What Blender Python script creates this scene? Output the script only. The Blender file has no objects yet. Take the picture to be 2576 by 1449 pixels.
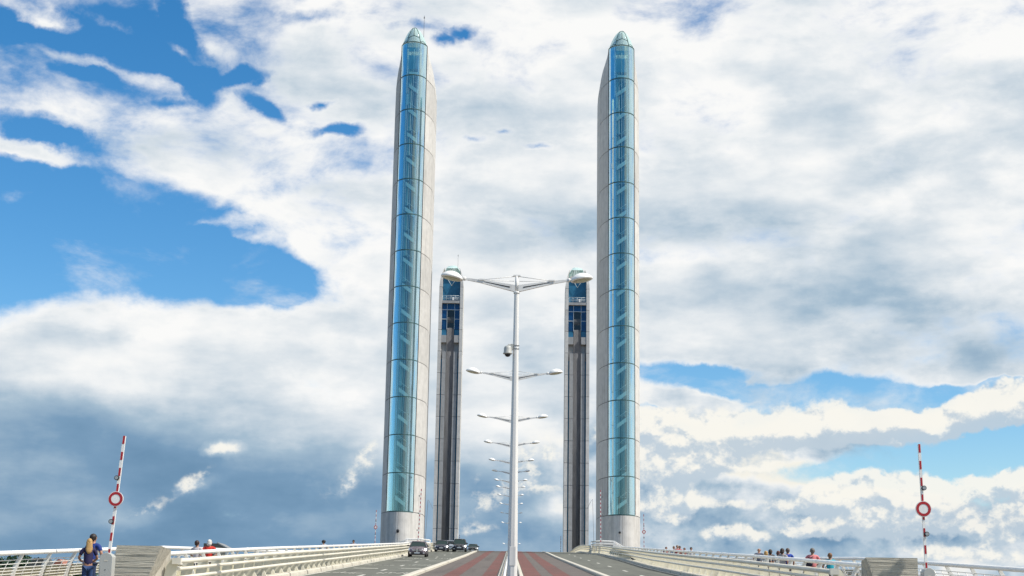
import bpy, bmesh, math, random
from mathutils import Vector, Matrix
random.seed(7)
SC = bpy.context.scene
COL = SC.collection
# ------------------------------------------------------------------ camera
PITCH, ROLL, YAW = math.radians(12.65), math.radians(0.93), math.radians(-0.12)
fw = Vector((math.sin(YAW)*math.cos(PITCH), math.cos(YAW)*math.cos(PITCH), math.sin(PITCH)))
r0 = Vector((math.cos(YAW), -math.sin(YAW), 0)); u0 = r0.cross(fw)
cr = r0*math.cos(ROLL)+u0*math.sin(ROLL); cu = u0*math.cos(ROLL)-r0*math.sin(ROLL)
cam_data = bpy.data.cameras.new('camera')
cam_data.sensor_width = 36; cam_data.lens = 36*5500/3840
cam_data.clip_start = 0.5; cam_data.clip_end = 20000
cam = bpy.data.objects.new('camera', cam_data); COL.objects.link(cam)
cam.matrix_world = Matrix(((cr.x, cu.x, -fw.x, 0), (cr.y, cu.y, -fw.y, 0), (cr.z, cu.z, -fw.z, 0), (0, 0, 0, 1)))
SC.camera = cam

def sky_dir(px, py):                                    # azimuth, elevation of a spot of the sky (photo 2576 wide)
    d = fw + cr*((px-1288)/3689.6) + cu*((724.5-py)/3689.6)
    return math.atan2(d.x, d.y), math.atan2(d.z, math.hypot(d.x, d.y))

# ------------------------------------------------------------------ view, sun, sky
SC.view_settings.view_transform = 'Standard'; SC.view_settings.look = 'None'
SC.view_settings.gamma = 1; SC.view_settings.use_curve_mapping = False
SC.view_settings.exposure = 0.0
SUN_EL, SUN_AZ = math.radians(50), math.radians(110)    # azimuth clockwise from +Y (bridge axis)
sl = bpy.data.lights.new('sun', 'SUN'); sl.energy = 5.0; sl.angle = math.radians(0.53); sl.color = (1, .955, .88)
sun = bpy.data.objects.new('sun', sl); COL.objects.link(sun)
sdir = Vector((math.sin(SUN_AZ)*math.cos(SUN_EL), math.cos(SUN_AZ)*math.cos(SUN_EL), math.sin(SUN_EL)))
sun.rotation_euler = sdir.to_track_quat('Z', 'Y').to_euler()
sun.location = sdir*300

world = bpy.data.worlds.new('World'); SC.world = world; world.use_nodes = True
W = world.node_tree; W.nodes.clear()
def wn(t, **k):
    n = W.nodes.new(t)
    for a, b in k.items(): setattr(n, a, b)
    return n
def wl(a, b): W.links.new(a, b)
def wval(x): return x
def wm(op, a, b=None, c=None, clamp=False):
    n = wn('ShaderNodeMath', operation=op, use_clamp=clamp)
    for i, v in enumerate((a, b, c)):
        if v is None: continue
        if isinstance(v, (int, float)): n.inputs[i].default_value = v
        else: wl(v, n.inputs[i])
    return n.outputs[0]
def wramp(v, a, b, c=0., d=1., smooth=True):
    n = wn('ShaderNodeMapRange', interpolation_type='SMOOTHSTEP' if smooth else 'LINEAR')
    wl(v, n.inputs[0]); n.inputs[1].default_value = a; n.inputs[2].default_value = b
    n.inputs[3].default_value = c; n.inputs[4].default_value = d
    return n.outputs[0]
def wmix(f, a, b):
    n = wn('ShaderNodeMix', data_type='RGBA')
    if isinstance(f, float): n.inputs[0].default_value = f
    else: wl(f, n.inputs[0])
    for s, v in ((n.inputs[6], a), (n.inputs[7], b)):
        if isinstance(v, tuple): s.default_value = (*v, 1)
        else: wl(v, s)
    return n.outputs[2]
tc = wn('ShaderNodeTexCoord'); D = tc.outputs['Generated']
nrm = wn('ShaderNodeVectorMath', operation='NORMALIZE'); wl(D, nrm.inputs[0]); D = nrm.outputs[0]
sx = wn('ShaderNodeSeparateXYZ'); wl(D, sx.inputs[0])
az = wm('ARCTAN2', sx.outputs[0], sx.outputs[1]); el = wm('ARCSINE', sx.outputs[2])
cx = wn('ShaderNodeCombineXYZ'); wl(az, cx.inputs[0]); wl(el, cx.inputs[1])
def wnoise(scale, stretch, detail=10, rough=.55, dist=0., lac=2.0, off=(0, 0, 0), src=None, lift=None):
    m = wn('ShaderNodeMapping'); wl(src or D, m.inputs[0])
    m.inputs['Scale'].default_value = (1, 1, stretch); m.inputs['Location'].default_value = off
    n = wn('ShaderNodeTexNoise'); n.inputs['Scale'].default_value = scale; n.inputs['Detail'].default_value = detail
    n.inputs['Roughness'].default_value = rough; n.inputs['Distortion'].default_value = dist; n.inputs['Lacunarity'].default_value = lac
    wl(m.outputs[0], n.inputs['Vector']); return n.outputs[0]
# chart with gently warped borders so that the cloud masses do not read as ellipses
wv = wn('ShaderNodeTexNoise'); wv.inputs['Scale'].default_value = 9; wv.inputs['Detail'].default_value = 12; wv.inputs['Roughness'].default_value = .58; wl(D, wv.inputs['Vector'])
wsub = wn('ShaderNodeVectorMath', operation='SUBTRACT'); wl(wv.outputs['Color'], wsub.inputs[0]); wsub.inputs[1].default_value = (.5, .5, .5)
wsc = wn('ShaderNodeVectorMath', operation='MULTIPLY'); wl(wsub.outputs[0], wsc.inputs[0]); wsc.inputs[1].default_value = (.11, .05, 0)
wadd = wn('ShaderNodeVectorMath', operation='ADD'); wl(cx.outputs[0], wadd.inputs[0]); wl(wsc.outputs[0], wadd.inputs[1])
CH = wadd.outputs[0]
# clear sky openings: centre x, y, radii (photo px, 2576 wide), tilt (clockwise), amount
holes = [(60, 555, 190, 170, 0, -1), (210, 565, 160, 160, 0, -1), (335, 600, 150, 145, 0, -1), (450, 640, 150, 110, 5, -1), (560, 668, 140, 95, 8, -1), (665, 712, 130, 72, 4, -1), (775, 730, 110, 54, 2, -1), (-60, 600, 180, 190, 0, -1),
         (200, 90, 340, 130, 8, -.5), (120, 35, 150, 26, 25, .6), (330, 75, 130, 22, 15, .5), (240, 150, 170, 20, 15, .4), (520, 120, 90, 30, 40, .3), (560, 210, 200, 80, 25, -.18), (1120, 70, 120, 40, -5, -.2), (1320, 335, 150, 30, 10, -.14), (10, 20, 70, 60, 0, -.6), (110, 76, 130, 26, 5, -.6), (443, 56, 95, 30, 48, -.62), (397, 148, 110, 30, 25, -.62), (505, 228, 60, 36, 30, -.74), (610, 208, 60, 18, -20, -.6),
         (660, 278, 42, 18, 30, -.5), (791, 265, 24, 12, 0, -.6), (799, 339, 66, 13, 3, -.68), (205, 176, 50, 18, 0, -.5), (245, 110, 90, 26, 20, -.5), (794, 36, 80, 22, -20, -.5), (330, 60, 90, 20, 20, -.35),
         (1140, 74, 44, 13, -8, -.5), (1098, 92, 24, 12, 0, -.42), (1040, 64, 40, 12, 0, -.4), (422, 265, 50, 12, 0, -.35), (80, 310, 110, 26, 10, -.8), (120, 340, 120, 20, 10, -.4),
         (1283, 320, 40, 9, 0, -.42), (1370, 349, 40, 9, 0, -.42), (1195, 336, 30, 9, 0, -.35),
         (1742, 932, 170, 28, 0, -1), (1835, 925, 60, 22, 0, -.9), (1889, 964, 80, 20, 10, -.9), (2012, 979, 100, 34, 0, -1), (2110, 991, 110, 44, 0, -1), (2208, 990, 110, 46, 0, -1), (2300, 993, 90, 30, 0, -1), (2429, 972, 130, 13, -2, -.9), (2560, 972, 80, 15, 0, -.9),
         (1928, 1033, 60, 28, 0, -.9), (1668, 1030, 110, 10, 0, -.6), (1752, 1062, 66, 22, 0, -.7), (1630, 1057, 60, 11, 0, -.6),
         (2330, 1150, 230, 62, -3, -1.1), (2490, 1128, 200, 62, -8, -1.1), (2233, 1172, 120, 36, 0, -.9), (2120, 1186, 130, 30, 0, -1), (2331, 1192, 80, 36, 0, -.8), (2575, 1126, 80, 55, 0, -.9), (2450, 1230, 80, 34, 0, -.5),
         (270, 473, 70, 12, 5, .35), (458, 557, 130, 14, 3, .75), (560, 598, 110, 18, 8, .6), (50, 368, 150, 26, 8, .55), (110, 385, 120, 14, 10, .4), (2230, 1165, 110, 10, -6, .4)]
# sky beyond the frame, cleared to turn the glass blue and cut fill light; azimuth, elevation, radii in degrees, amount
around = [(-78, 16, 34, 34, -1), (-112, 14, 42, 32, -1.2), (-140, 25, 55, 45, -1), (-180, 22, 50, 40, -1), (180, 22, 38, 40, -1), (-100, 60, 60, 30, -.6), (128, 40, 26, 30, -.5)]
def field2(blobs, warp=CH):
    acc = None
    for bl in blobs:
        if len(bl) == 5: a, e, rx, ry, amp = [math.radians(q) for q in bl[:4]]+[bl[4]]; rx *= 3689/1.45; ry *= 3689/1.45; rot = 0
        else: (px, py, rx, ry, rot, amp) = bl; a, e = sky_dir(px, py)
        m = wn('ShaderNodeMapping', vector_type='TEXTURE'); wl(warp, m.inputs[0])
        m.inputs['Location'].default_value = (a, e, 0)
        m.inputs['Rotation'].default_value = (0, 0, math.radians(-rot))
        m.inputs['Scale'].default_value = (1.45*rx/3689, 1.45*ry/3689, 1)
        g = wn('ShaderNodeTexGradient', gradient_type='SPHERICAL'); wl(m.outputs[0], g.inputs[0])
        acc = wm('MULTIPLY_ADD', g.outputs[1], amp, acc if acc is not None else 0.)
    return acc
solid = field2([(300, 1150, 1700, 340, 0, 1.5), (1500, 1150, 500, 330, 0, .5), (2100, 480, 900, 420, 0, .8), (1300, 600, 500, 500, 0, .5), (1750, 760, 500, 80, 0, .4), (2300, 1420, 800, 90, 0, .8)])
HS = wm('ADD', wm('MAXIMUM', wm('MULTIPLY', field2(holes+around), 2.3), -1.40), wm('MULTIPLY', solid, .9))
# dark undersides (positive) and sunlit tops (negative)
shades = [(100, 1270, 760, 190, -3, .75), (520, 1300, 600, 160, 0, .40), (380, 1120, 520, 120, 6, .30), (80, 1040, 420, 80, 0, .18), (900, 1350, 420, 80, 0, .40),
          (1200, 1330, 260, 130, 0, .36), (1420, 1240, 260, 110, 0, .26), (1150, 1180, 200, 90, 0, .18), (760, 1180, 300, 80, 0, .10), (700, 960, 500, 50, 4, .08),
          (2400, 800, 520, 150, 4, .38), (2150, 700, 340, 80, 0, .07), (2560, 330, 300, 110, 0, .15), (1720, 560, 260, 60, 6, .16), (2180, 560, 300, 50, 8, .14),
          (1980, 330, 120, 90, 60, .10), (1300, 520, 260, 50, 0, .10), (2420, 880, 400, 40, 4, .16), (1750, 800, 300, 40, 0, .08),
          (1850, 1215, 170, 30, 0, .45), (2100, 1405, 460, 50, 0, .08), (500, 1440, 1000, 90, 0, .38), (2480, 1350, 260, 80, 0, .2), (2190, 1345, 180, 20, 0, .25), (1740, 1340, 260, 70, 0, .22), (1640, 1290, 120, 60, 0, .15),
          (2420, 1255, 110, 50, 20, .25), (2080, 1115, 150, 26, 10, .20), (2330, 1100, 240, 22, -6, .12), (1020, 1040, 260, 40, 0, .10),
          (575, 1136, 60, 18, -3, -.55), (500, 1225, 80, 16, -18, -.38), (300, 1300, 110, 26, -12, -.22), (860, 1180, 90, 26, -30, -.18), (150, 940, 400, 60, 0, -.06),
          (1940, 1060, 160, 30, 0, -.25), (1730, 1100, 140, 50, 0, -.25), (2290, 1225, 110, 30, 12, -.25), (2200, 1300, 100, 26, 0, -.30), (1900, 1190, 70, 18, 0, -.25)]
shd = wm('MULTIPLY', field2(shades), .70)
def nz(*a, **k): return wm('MULTIPLY', wm('SUBTRACT', wnoise(*a, **k), .5), 2.)
nbig = nz(4.5, 2.0, 2, .5)
nedge = nz(13, 1.8, 9, .60, .2)
nlay = nz(8, 3.4, 6, .5, .3)
cov = wm('ADD', wm('ADD', .52, HS), wm('ADD', wm('MULTIPLY', nedge, 2.1), wm('MULTIPLY', nlay, .5)))
dens = wramp(cov, -.62, .80)
# relief: crisp heaps low on the right, smooth layers elsewhere
low = wm('MINIMUM', field2([(1900, 1180, 420, 180, 0, 1.8), (2300, 1300, 560, 170, 0, 2.), (1480, 1260, 260, 130, 0, .7), (2350, 1060, 400, 70, 0, 1.)]), 1.)
HEAP = dict(detail=9, rough=.56)
ca = wnoise(30, 1.3, 9, .56); cb = wnoise(30, 1.3, 9, .56, off=(.010, 0, .020))
cc = wnoise(11, 1.5, 5, .5, off=(3, 1, 2)); cd = wnoise(11, 1.5, 5, .5, off=(3.03, 1, 2.06))
la = wnoise(10, 2.8, 7, .52); lb = wnoise(10, 2.8, 7, .52, off=(.02, 0, .08))
relc = wm('MULTIPLY', wm('ADD', wm('MULTIPLY', wm('SUBTRACT', ca, cb), 1.5), wm('MULTIPLY', wm('SUBTRACT', cc, cd), 2.2)), wm('ADD', wm('MULTIPLY', low, .5), .10))
rell = wm('MULTIPLY', wm('SUBTRACT', la, lb), .72)
edge = wramp(cov, .2, 1.3, -.03, .09)                         # thin rims are brighter than thick middles
S = wm('ADD', wm('ADD', shd, edge), wm('MULTIPLY', nbig, .12))
S = wm('SUBTRACT', wm('SUBTRACT', S, relc), rell)
S = wm('ADD', S, wm('ADD', wm('MULTIPLY', nedge, .10), wm('MULTIPLY_ADD', low, .10, .05)))
cr_ = wn('ShaderNodeValToRGB'); wl(S, cr_.inputs[0]); R_ = cr_.color_ramp
R_.elements[0].position = 0; R_.elements[0].color = (.96, .96, .95, 1)
R_.elements[1].position = 1; R_.elements[1].color = (.125, .25, .40, 1)
for p, c in ((.10, (.86, .885, .90)), (.25, (.66, .73, .79)), (.45, (.38, .51, .63)), (.70, (.20, .34, .50))):
    e = R_.elements.new(p); e.color = (*c, 1)
cloudcol = cr_.outputs[0]
warm = wmix(wm('MULTIPLY', wramp(S, .22, -.1), wm('MULTIPLY', low, .8)), cloudcol, (.90, .87, .77))
nmid2 = wnoise(13, 1.5, 6, .55, 0, off=(5, 2, 1))
# heaped clouds with hard bright tops and soft shaded feet
heaps = [(1690, 1110, 150, 70, 0, 1), (1830, 1075, 110, 60, 0, 1), (1900, 1120, 110, 60, 0, .8), (2010, 1055, 110, 46, 0, 1), (2140, 1068, 130, 36, 0, 1), (2330, 1062, 200, 40, -6, 1), (2520, 1020, 170, 44, -8, 1),
         (1660, 1200, 110, 50, 0, .8), (1770, 1170, 80, 34, 0, .8), (2200, 1235, 120, 50, 0, 1), (2120, 1260, 70, 40, 0, .8), (2290, 1260, 90, 44, 10, .9), (2200, 1320, 110, 36, 0, 1), (2040, 1320, 70, 22, 0, .8), (1960, 1265, 70, 30, 0, .7),
         (2480, 1200, 130, 24, -4, .9), (2440, 1290, 150, 46, 0, .7), (2560, 1270, 80, 50, 0, .8), (1640, 1290, 90, 34, 0, .6), (1850, 1350, 90, 24, 0, .6), (2400, 1380, 160, 26, 0, .5), (1760, 1260, 110, 24, 0, .6),
         (575, 1136, 55, 20, -4, .42), (480, 1215, 90, 24, -20, .36), (940, 1135, 60, 26, -20, .36), (310, 1290, 80, 20, -20, .30), (1200, 1250, 110, 40, -30, .30), (1060, 1210, 60, 40, 0, .3), (1350, 1150, 80, 40, 0, .35), (1320, 1220, 90, 30, 0, .35), (1180, 1330, 60, 16, 0, .3), (850, 1200, 80, 26, -30, .28)]
def heap(dy):
    sh_ = wn('ShaderNodeVectorMath', operation='ADD'); wl(CH, sh_.inputs[0]); sh_.inputs[1].default_value = (dy*.5, dy, 0)
    ds = wn('ShaderNodeVectorMath', operation='ADD'); wl(D, ds.inputs[0]); ds.inputs[1].default_value = (dy*.5, 0, dy)
    n1 = wnoise(22, 1.2, 6, .55, 0, src=ds.outputs[0]); n2 = wnoise(60, 1.2, 4, .6, 0, src=ds.outputs[0])
    b1 = wm('ABSOLUTE', wm('MULTIPLY', wm('SUBTRACT', n1, .5), 2.)); b2 = wm('ABSOLUTE', wm('MULTIPLY', wm('SUBTRACT', n2, .5), 2.))
    nn = wm('ADD', wm('MULTIPLY', wm('SUBTRACT', .25, b1), 1.5), wm('MULTIPLY', wm('SUBTRACT', .22, b2), .8))
    return wm('MULTIPLY', field2(heaps, sh_.outputs[0]), 1.5), nn
B0, N0 = heap(0.); B1, N1 = heap(.007)
H0 = wm('ADD', B0, N0)
hmask = wm('MULTIPLY', wramp(H0, .42, .92), wramp(B0, .06, .40))
rel_ = wm('ADD', wm('MULTIPLY', wm('SUBTRACT', B0, B1), .75), wm('MULTIPLY', wm('SUBTRACT', N0, N1), 1.5))
rel_ = wm('ADD', rel_, wm('MULTIPLY', wm('SUBTRACT', nmid2, .5), .55))
hlit = wramp(rel_, -.34, .34, smooth=False)
hcr = wn('ShaderNodeValToRGB'); wl(hlit, hcr.inputs[0]); hr = hcr.color_ramp
hr.elements[0].position = 0; hr.elements[0].color = (.52, .62, .71, 1); hr.elements[1].position = 1; hr.elements[1].color = (.95, .93, .86, 1)
e = hr.elements.new(.42); e.color = (.66, .72, .76, 1)
e = hr.elements.new(.7); e.color = (.85, .86, .83, 1)
foot = wramp(H0, 1.0, 2.0, 1., .75)
sky = wn('ShaderNodeTexSky', sky_type='NISHITA'); sky.sun_disc = False
sky.sun_elevation = SUN_EL; sky.sun_rotation = SUN_AZ; sky.air_density = 1.0; sky.dust_density = .3; sky.ozone_density = 3.0
hs = wn('ShaderNodeHueSaturation'); hs.inputs['Saturation'].default_value = 1.36; hs.inputs['Value'].default_value = 1.0; hs.inputs['Hue'].default_value = .497
wl(sky.outputs[0], hs.inputs['Color'])
bg_sky = wn('ShaderNodeBackground'); wl(hs.outputs[0], bg_sky.inputs[0]); bg_sky.inputs[1].default_value = .145
bg_cl = wn('ShaderNodeBackground'); wl(warm, bg_cl.inputs[0]); bg_cl.inputs[1].default_value = 1.0
bg_hp = wn('ShaderNodeBackground'); wl(hcr.outputs[0], bg_hp.inputs[0])
mx = wn('ShaderNodeMixShader'); wl(dens, mx.inputs[0]); wl(bg_sky.outputs[0], mx.inputs[1]); wl(bg_cl.outputs[0], mx.inputs[2])
mh = wn('ShaderNodeMixShader'); wl(wm('MULTIPLY', hmask, .92), mh.inputs[0]); wl(mx.outputs[0], mh.inputs[1]); wl(bg_hp.outputs[0], mh.inputs[2])
wo = wn('ShaderNodeOutputWorld'); wl(mh.outputs[0], wo.inputs[0])
world.cycles.sampling_method = 'MANUAL'; world.cycles.sample_map_resolution = 512

# ------------------------------------------------------------------ materials
def mat(name, color, rough=.6, metal=0., noise=None, bump=0., bscale=20., coat=0., stretch=(1, 1, 1), spec=.5, dark=None, dscale=1.2, damt=.5, darkcol=None, rnd=0.):
    m = bpy.data.materials.new(name); m.use_nodes = True; T = m.node_tree; b = T.nodes['Principled BSDF']
    b.inputs['Base Color'].default_value = (*color, 1); b.inputs['Roughness'].default_value = rough
    b.inputs['Metallic'].default_value = metal; b.inputs['Coat Weight'].default_value = coat
    b.inputs['Specular IOR Level'].default_value = spec
    co = T.nodes.new('ShaderNodeTexCoord'); mp = T.nodes.new('ShaderNodeMapping'); T.links.new(co.outputs['Object'], mp.inputs[0]); mp.inputs['Scale'].default_value = stretch
    last = None
    if noise:
        sc, amt = noise
        n = T.nodes.new('ShaderNodeTexNoise'); n.inputs['Scale'].default_value = sc; n.inputs['Detail'].default_value = 8; n.inputs['Roughness'].default_value = .6
        T.links.new(mp.outputs[0], n.inputs['Vector'])
        r = T.nodes.new('ShaderNodeMapRange'); T.links.new(n.outputs[0], r.inputs[0]); r.inputs[1].default_value = .3; r.inputs[2].default_value = .7
        r.inputs[3].default_value = 1-amt; r.inputs[4].default_value = 1+amt*.6
        mu = T.nodes.new('ShaderNodeMix'); mu.data_type = 'RGBA'; mu.blend_type = 'MULTIPLY'; mu.inputs[0].default_value = 1
        mu.inputs[6].default_value = (*color, 1); T.links.new(r.outputs[0], mu.inputs[7]); last = mu.outputs[2]
    if dark:
        n2 = T.nodes.new('ShaderNodeTexNoise'); n2.inputs['Scale'].default_value = dscale; n2.inputs['Detail'].default_value = 6
        mp2 = T.nodes.new('ShaderNodeMapping'); T.links.new(co.outputs['Object'], mp2.inputs[0]); mp2.inputs['Scale'].default_value = dark
        T.links.new(mp2.outputs[0], n2.inputs['Vector'])
        r2 = T.nodes.new('ShaderNodeMapRange'); T.links.new(n2.outputs[0], r2.inputs[0]); r2.inputs[1].default_value = .52; r2.inputs[2].default_value = .72
        r2.inputs[4].default_value = damt
        m3 = T.nodes.new('ShaderNodeMix'); m3.data_type = 'RGBA'; T.links.new(r2.outputs[0], m3.inputs[0])
        if last: T.links.new(last, m3.inputs[6])
        else: m3.inputs[6].default_value = (*color, 1)
        m3.inputs[7].default_value = (*(darkcol or tuple(c*.45 for c in color)), 1); last = m3.outputs[2]
    if rnd and last:
        oi = T.nodes.new('ShaderNodeObjectInfo'); mr = T.nodes.new('ShaderNodeMapRange'); T.links.new(oi.outputs['Random'], mr.inputs[0]); mr.inputs[3].default_value = 1-rnd; mr.inputs[4].default_value = 1+rnd*.6
        mm = T.nodes.new('ShaderNodeMix'); mm.data_type = 'RGBA'; mm.blend_type = 'MULTIPLY'; mm.inputs[0].default_value = 1; T.links.new(last, mm.inputs[6]); T.links.new(mr.outputs[0], mm.inputs[7]); last = mm.outputs[2]
    if last: T.links.new(last, b.inputs['Base Color'])
    if bump:
        n = T.nodes.new('ShaderNodeTexNoise'); n.inputs['Scale'].default_value = bscale; n.inputs['Detail'].default_value = 6
        T.links.new(mp.outputs[0], n.inputs['Vector'])
        bp = T.nodes.new('ShaderNodeBump'); bp.inputs['Strength'].default_value = bump; bp.inputs['Distance'].default_value = .05
        T.links.new(n.outputs[0], bp.inputs['Height']); T.links.new(bp.outputs[0], b.inputs['Normal'])
    return m
M = {}
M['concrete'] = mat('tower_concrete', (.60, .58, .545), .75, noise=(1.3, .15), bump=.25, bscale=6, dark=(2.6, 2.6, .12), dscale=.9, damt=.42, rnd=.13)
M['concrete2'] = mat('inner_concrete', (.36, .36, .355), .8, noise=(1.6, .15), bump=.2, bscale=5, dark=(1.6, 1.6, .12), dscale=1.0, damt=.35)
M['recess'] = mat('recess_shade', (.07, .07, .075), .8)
M['joint'] = mat('joint_seal', (.035, .035, .035), .7)
M['board'] = mat('board_marked_concrete', (.48, .44, .35), .85, noise=(2.2, .28), bump=.9, bscale=5, stretch=(.35, .35, 7.5), dark=(.8, .8, 10), dscale=1.3, damt=.45)
M['boardv'] = mat('board_marked_concrete_upright', (.47, .435, .36), .85, noise=(2.2, .3), bump=.9, bscale=5, stretch=(6, 6, .4), dark=(7, 7, .7), dscale=1.3, damt=.5)
M['asphalt'] = mat('grey_green_asphalt', (.125, .127, .102), .9, noise=(.6, .16), bump=.3, bscale=60, stretch=(1, .25, 1), dark=(1.5, .03, 1), dscale=1.0, damt=.5)
M['tramgrey'] = mat('tramway_asphalt', (.125, .106, .092), .9, noise=(.8, .16), bump=.3, bscale=60, dark=(1.6, .05, 1), dscale=.9, damt=.5)
M['red'] = mat('red_resin', (.15, .058, .046), .85, noise=(.7, .22), bump=.3, bscale=40, dark=(1.2, .12, 1), dscale=.9, damt=.7, darkcol=(.095, .058, .048))
M['kerb'] = mat('pale_kerb_stone', (.56, .52, .43), .8, noise=(3, .12), bump=.2, bscale=25, dark=(1, .5, 1), dscale=1.4, damt=.3)
M['kerbgap'] = mat('kerb_gap', (.07, .055, .045), .9)
M['paintw'] = mat('road_paint', (.62, .60, .52), .7, noise=(3, .2), dark=(1, 1, 1), dscale=2.5, damt=.5)
M['white'] = mat('white_paint', (.80, .785, .745), .38, noise=(1.5, .04), dark=(1, 1, .4), dscale=2.2, damt=.14)
M['cream'] = mat('cream_painted_steel', (.72, .68, .54), .5, noise=(1.4, .10), dark=(2, 2, .5), dscale=2.6, damt=.35, darkcol=(.40, .34, .20))
M['railw'] = mat('warm_white_rail', (.78, .755, .69), .42, noise=(.9, .06), dark=(1, .3, 1), dscale=2.0, damt=.22, darkcol=(.52, .47, .38))
M['screen'] = mat('beige_mesh_infill', (.40, .37, .25), .8, noise=(8, .25))
M['pole'] = mat('lamp_post_paint', (.72, .70, .66), .5, noise=(1.0, .07), dark=(3, 3, .12), dscale=1.4, damt=.28)
M['barrail'] = mat('cream_barrier_rail', (.70, .655, .545), .5, noise=(.8, .1), dark=(2, .25, 2), dscale=1.6, damt=.4, darkcol=(.42, .36, .26))
M['lens'] = mat('lamp_lens', (.50, .49, .33), .3, noise=(9, .3))
M['redp'] = mat('red_retroreflective', (.40, .012, .018), .4, noise=(5, .1))
M['grey'] = mat('grey_cabinet_paint', (.42, .42, .385), .5, noise=(2, .05), dark=(1, 1, 1), dscale=2, damt=.12)
M['dark'] = mat('dark_rubber', (.02, .02, .022), .6)
M['black'] = mat('black_gloss', (.012, .012, .014), .12)
M['cable'] = mat('lift_cable_steel', (.15, .15, .155), .6, metal=.1, noise=(2, .3), stretch=(1, 1, .2))
M['metal'] = mat('dull_metal', (.30, .31, .31), .4, metal=.7)
M['lampglass'] = mat('signal_lamp_glass', (.30, .32, .33), .15)
M['innerwall'] = mat('shaft_wall', (.13, .28, .38), .8, noise=(1, .2), stretch=(3, 3, .05))
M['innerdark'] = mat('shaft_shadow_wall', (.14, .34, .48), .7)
M['strip'] = mat('pale_teal_strip', (.50, .68, .66), .6)
M['stair'] = mat('stair_flight_paint', (.88, .90, .88), .5)
M['ground'] = mat('river_bank_earth', (.10, .11, .055), .95, noise=(.05, .4), bump=.3, bscale=1)
M['quay'] = mat('quay_paving', (.30, .28, .24), .85, noise=(.3, .2))
M['wallh'] = mat('house_render', (.50, .46, .38), .8, noise=(.6, .1))
M['tile'] = mat('terracotta_roof', (.32, .12, .08), .8, noise=(1.5, .25))
M['slate'] = mat('dark_roof_sheet', (.06, .065, .06), .6, noise=(1, .2))
M['greenwall'] = mat('dark_green_wall', (.02, .05, .03), .7, noise=(1, .3))
M['window'] = mat('house_window_glass', (.05, .07, .09), .1)
M['trunk'] = mat('bark', (.09, .065, .045), .9, noise=(3, .3))
M['leaf'] = mat('leaves', (.055, .105, .022), .7, noise=(.35, .55))
M['leaf2'] = mat('leaves_dark', (.022, .060, .022), .7, noise=(.35, .5))

def water():
    m = bpy.data.materials.new('river_water'); m.use_nodes = True; T = m.node_tree; b = T.nodes['Principled BSDF']
    b.inputs['Base Color'].default_value = (.12, .085, .045, 1); b.inputs['Roughness'].default_value = .12
    n = T.nodes.new('ShaderNodeTexNoise'); n.inputs['Scale'].default_value = .4; n.inputs['Detail'].default_value = 6
    bp = T.nodes.new('ShaderNodeBump'); bp.inputs['Strength'].default_value = .4
    co = T.nodes.new('ShaderNodeTexCoord'); T.links.new(co.outputs['Object'], n.inputs['Vector'])
    T.links.new(n.outputs[0], bp.inputs['Height']); T.links.new(bp.outputs[0], b.inputs['Normal']); return m
M['water'] = water()
def glass(name, tint, refl=.10, rough=.02, maxr=.75):
    m = bpy.data.materials.new(name); m.use_nodes = True; T = m.node_tree; T.nodes.clear()
    o = T.nodes.new('ShaderNodeOutputMaterial'); mi = T.nodes.new('ShaderNodeMixShader')
    t = T.nodes.new('ShaderNodeBsdfTransparent'); t.inputs[0].default_value = (*tint, 1)
    g = T.nodes.new('ShaderNodeBsdfGlossy'); g.inputs[0].default_value = (.76, .95, .98, 1); g.inputs['Roughness'].default_value = rough
    lw = T.nodes.new('ShaderNodeLayerWeight'); lw.inputs[0].default_value = .5
    r = T.nodes.new('ShaderNodeMapRange'); r.inputs[1].default_value = .0; r.inputs[2].default_value = .62; r.inputs[3].default_value = refl; r.inputs[4].default_value = maxr
    T.links.new(lw.outputs['Facing'], r.inputs[0]); T.links.new(r.outputs[0], mi.inputs[0])
    n = T.nodes.new('ShaderNodeTexNoise'); n.inputs['Scale'].default_value = .7; n.inputs['Detail'].default_value = 2
    co = T.nodes.new('ShaderNodeTexCoord'); mp = T.nodes.new('ShaderNodeMapping'); mp.inputs['Scale'].default_value = (2.4, 1, .35)
    T.links.new(co.outputs['Object'], mp.inputs[0]); T.links.new(mp.outputs[0], n.inputs['Vector'])
    bp = T.nodes.new('ShaderNodeBump'); bp.inputs['Strength'].default_value = .25; bp.inputs['Distance'].default_value = .04
    T.links.new(n.outputs[0], bp.inputs['Height']); T.links.new(bp.outputs[0], g.inputs['Normal'])
    T.links.new(t.outputs[0], mi.inputs[1]); T.links.new(g.outputs[0], mi.inputs[2]); T.links.new(mi.outputs[0], o.inputs[0])
    return m
M['glassl'] = glass('tower_glass_blue_reflection', (.62, .87, .95), .18, maxr=.72)  # left panes, same glass: blue sky reflection and dark interior put into the tint
M['glass'] = glass('clear_teal_tower_glass', (.80, .955, .955), .08, maxr=.55)
M['glassr'] = glass('tower_glass_pale_reflection', (.86, .95, .96), .16, maxr=.85)  # right panes, same glass: bright sky reflection put into tint and reflectance
M['capglass'] = glass('green_cap_glass', (.80, .93, .88), .12)
T_ = M['capglass'].node_tree; mo_ = [n for n in T_.nodes if n.type == 'OUTPUT_MATERIAL'][0]; src_ = mo_.inputs[0].links[0].from_socket
df_ = T_.nodes.new('ShaderNodeBsdfDiffuse'); df_.inputs[0].default_value = (.66, .84, .76, 1); mm_ = T_.nodes.new('ShaderNodeMixShader'); mm_.inputs[0].default_value = .38
T_.links.new(src_, mm_.inputs[1]); T_.links.new(df_.outputs[0], mm_.inputs[2]); T_.links.new(mm_.outputs[0], mo_.inputs[0])
M['darkglass'] = mat('deep_blue_glass', (.008, .062, .18), .12, spec=.3, noise=(.8, .4))
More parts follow.
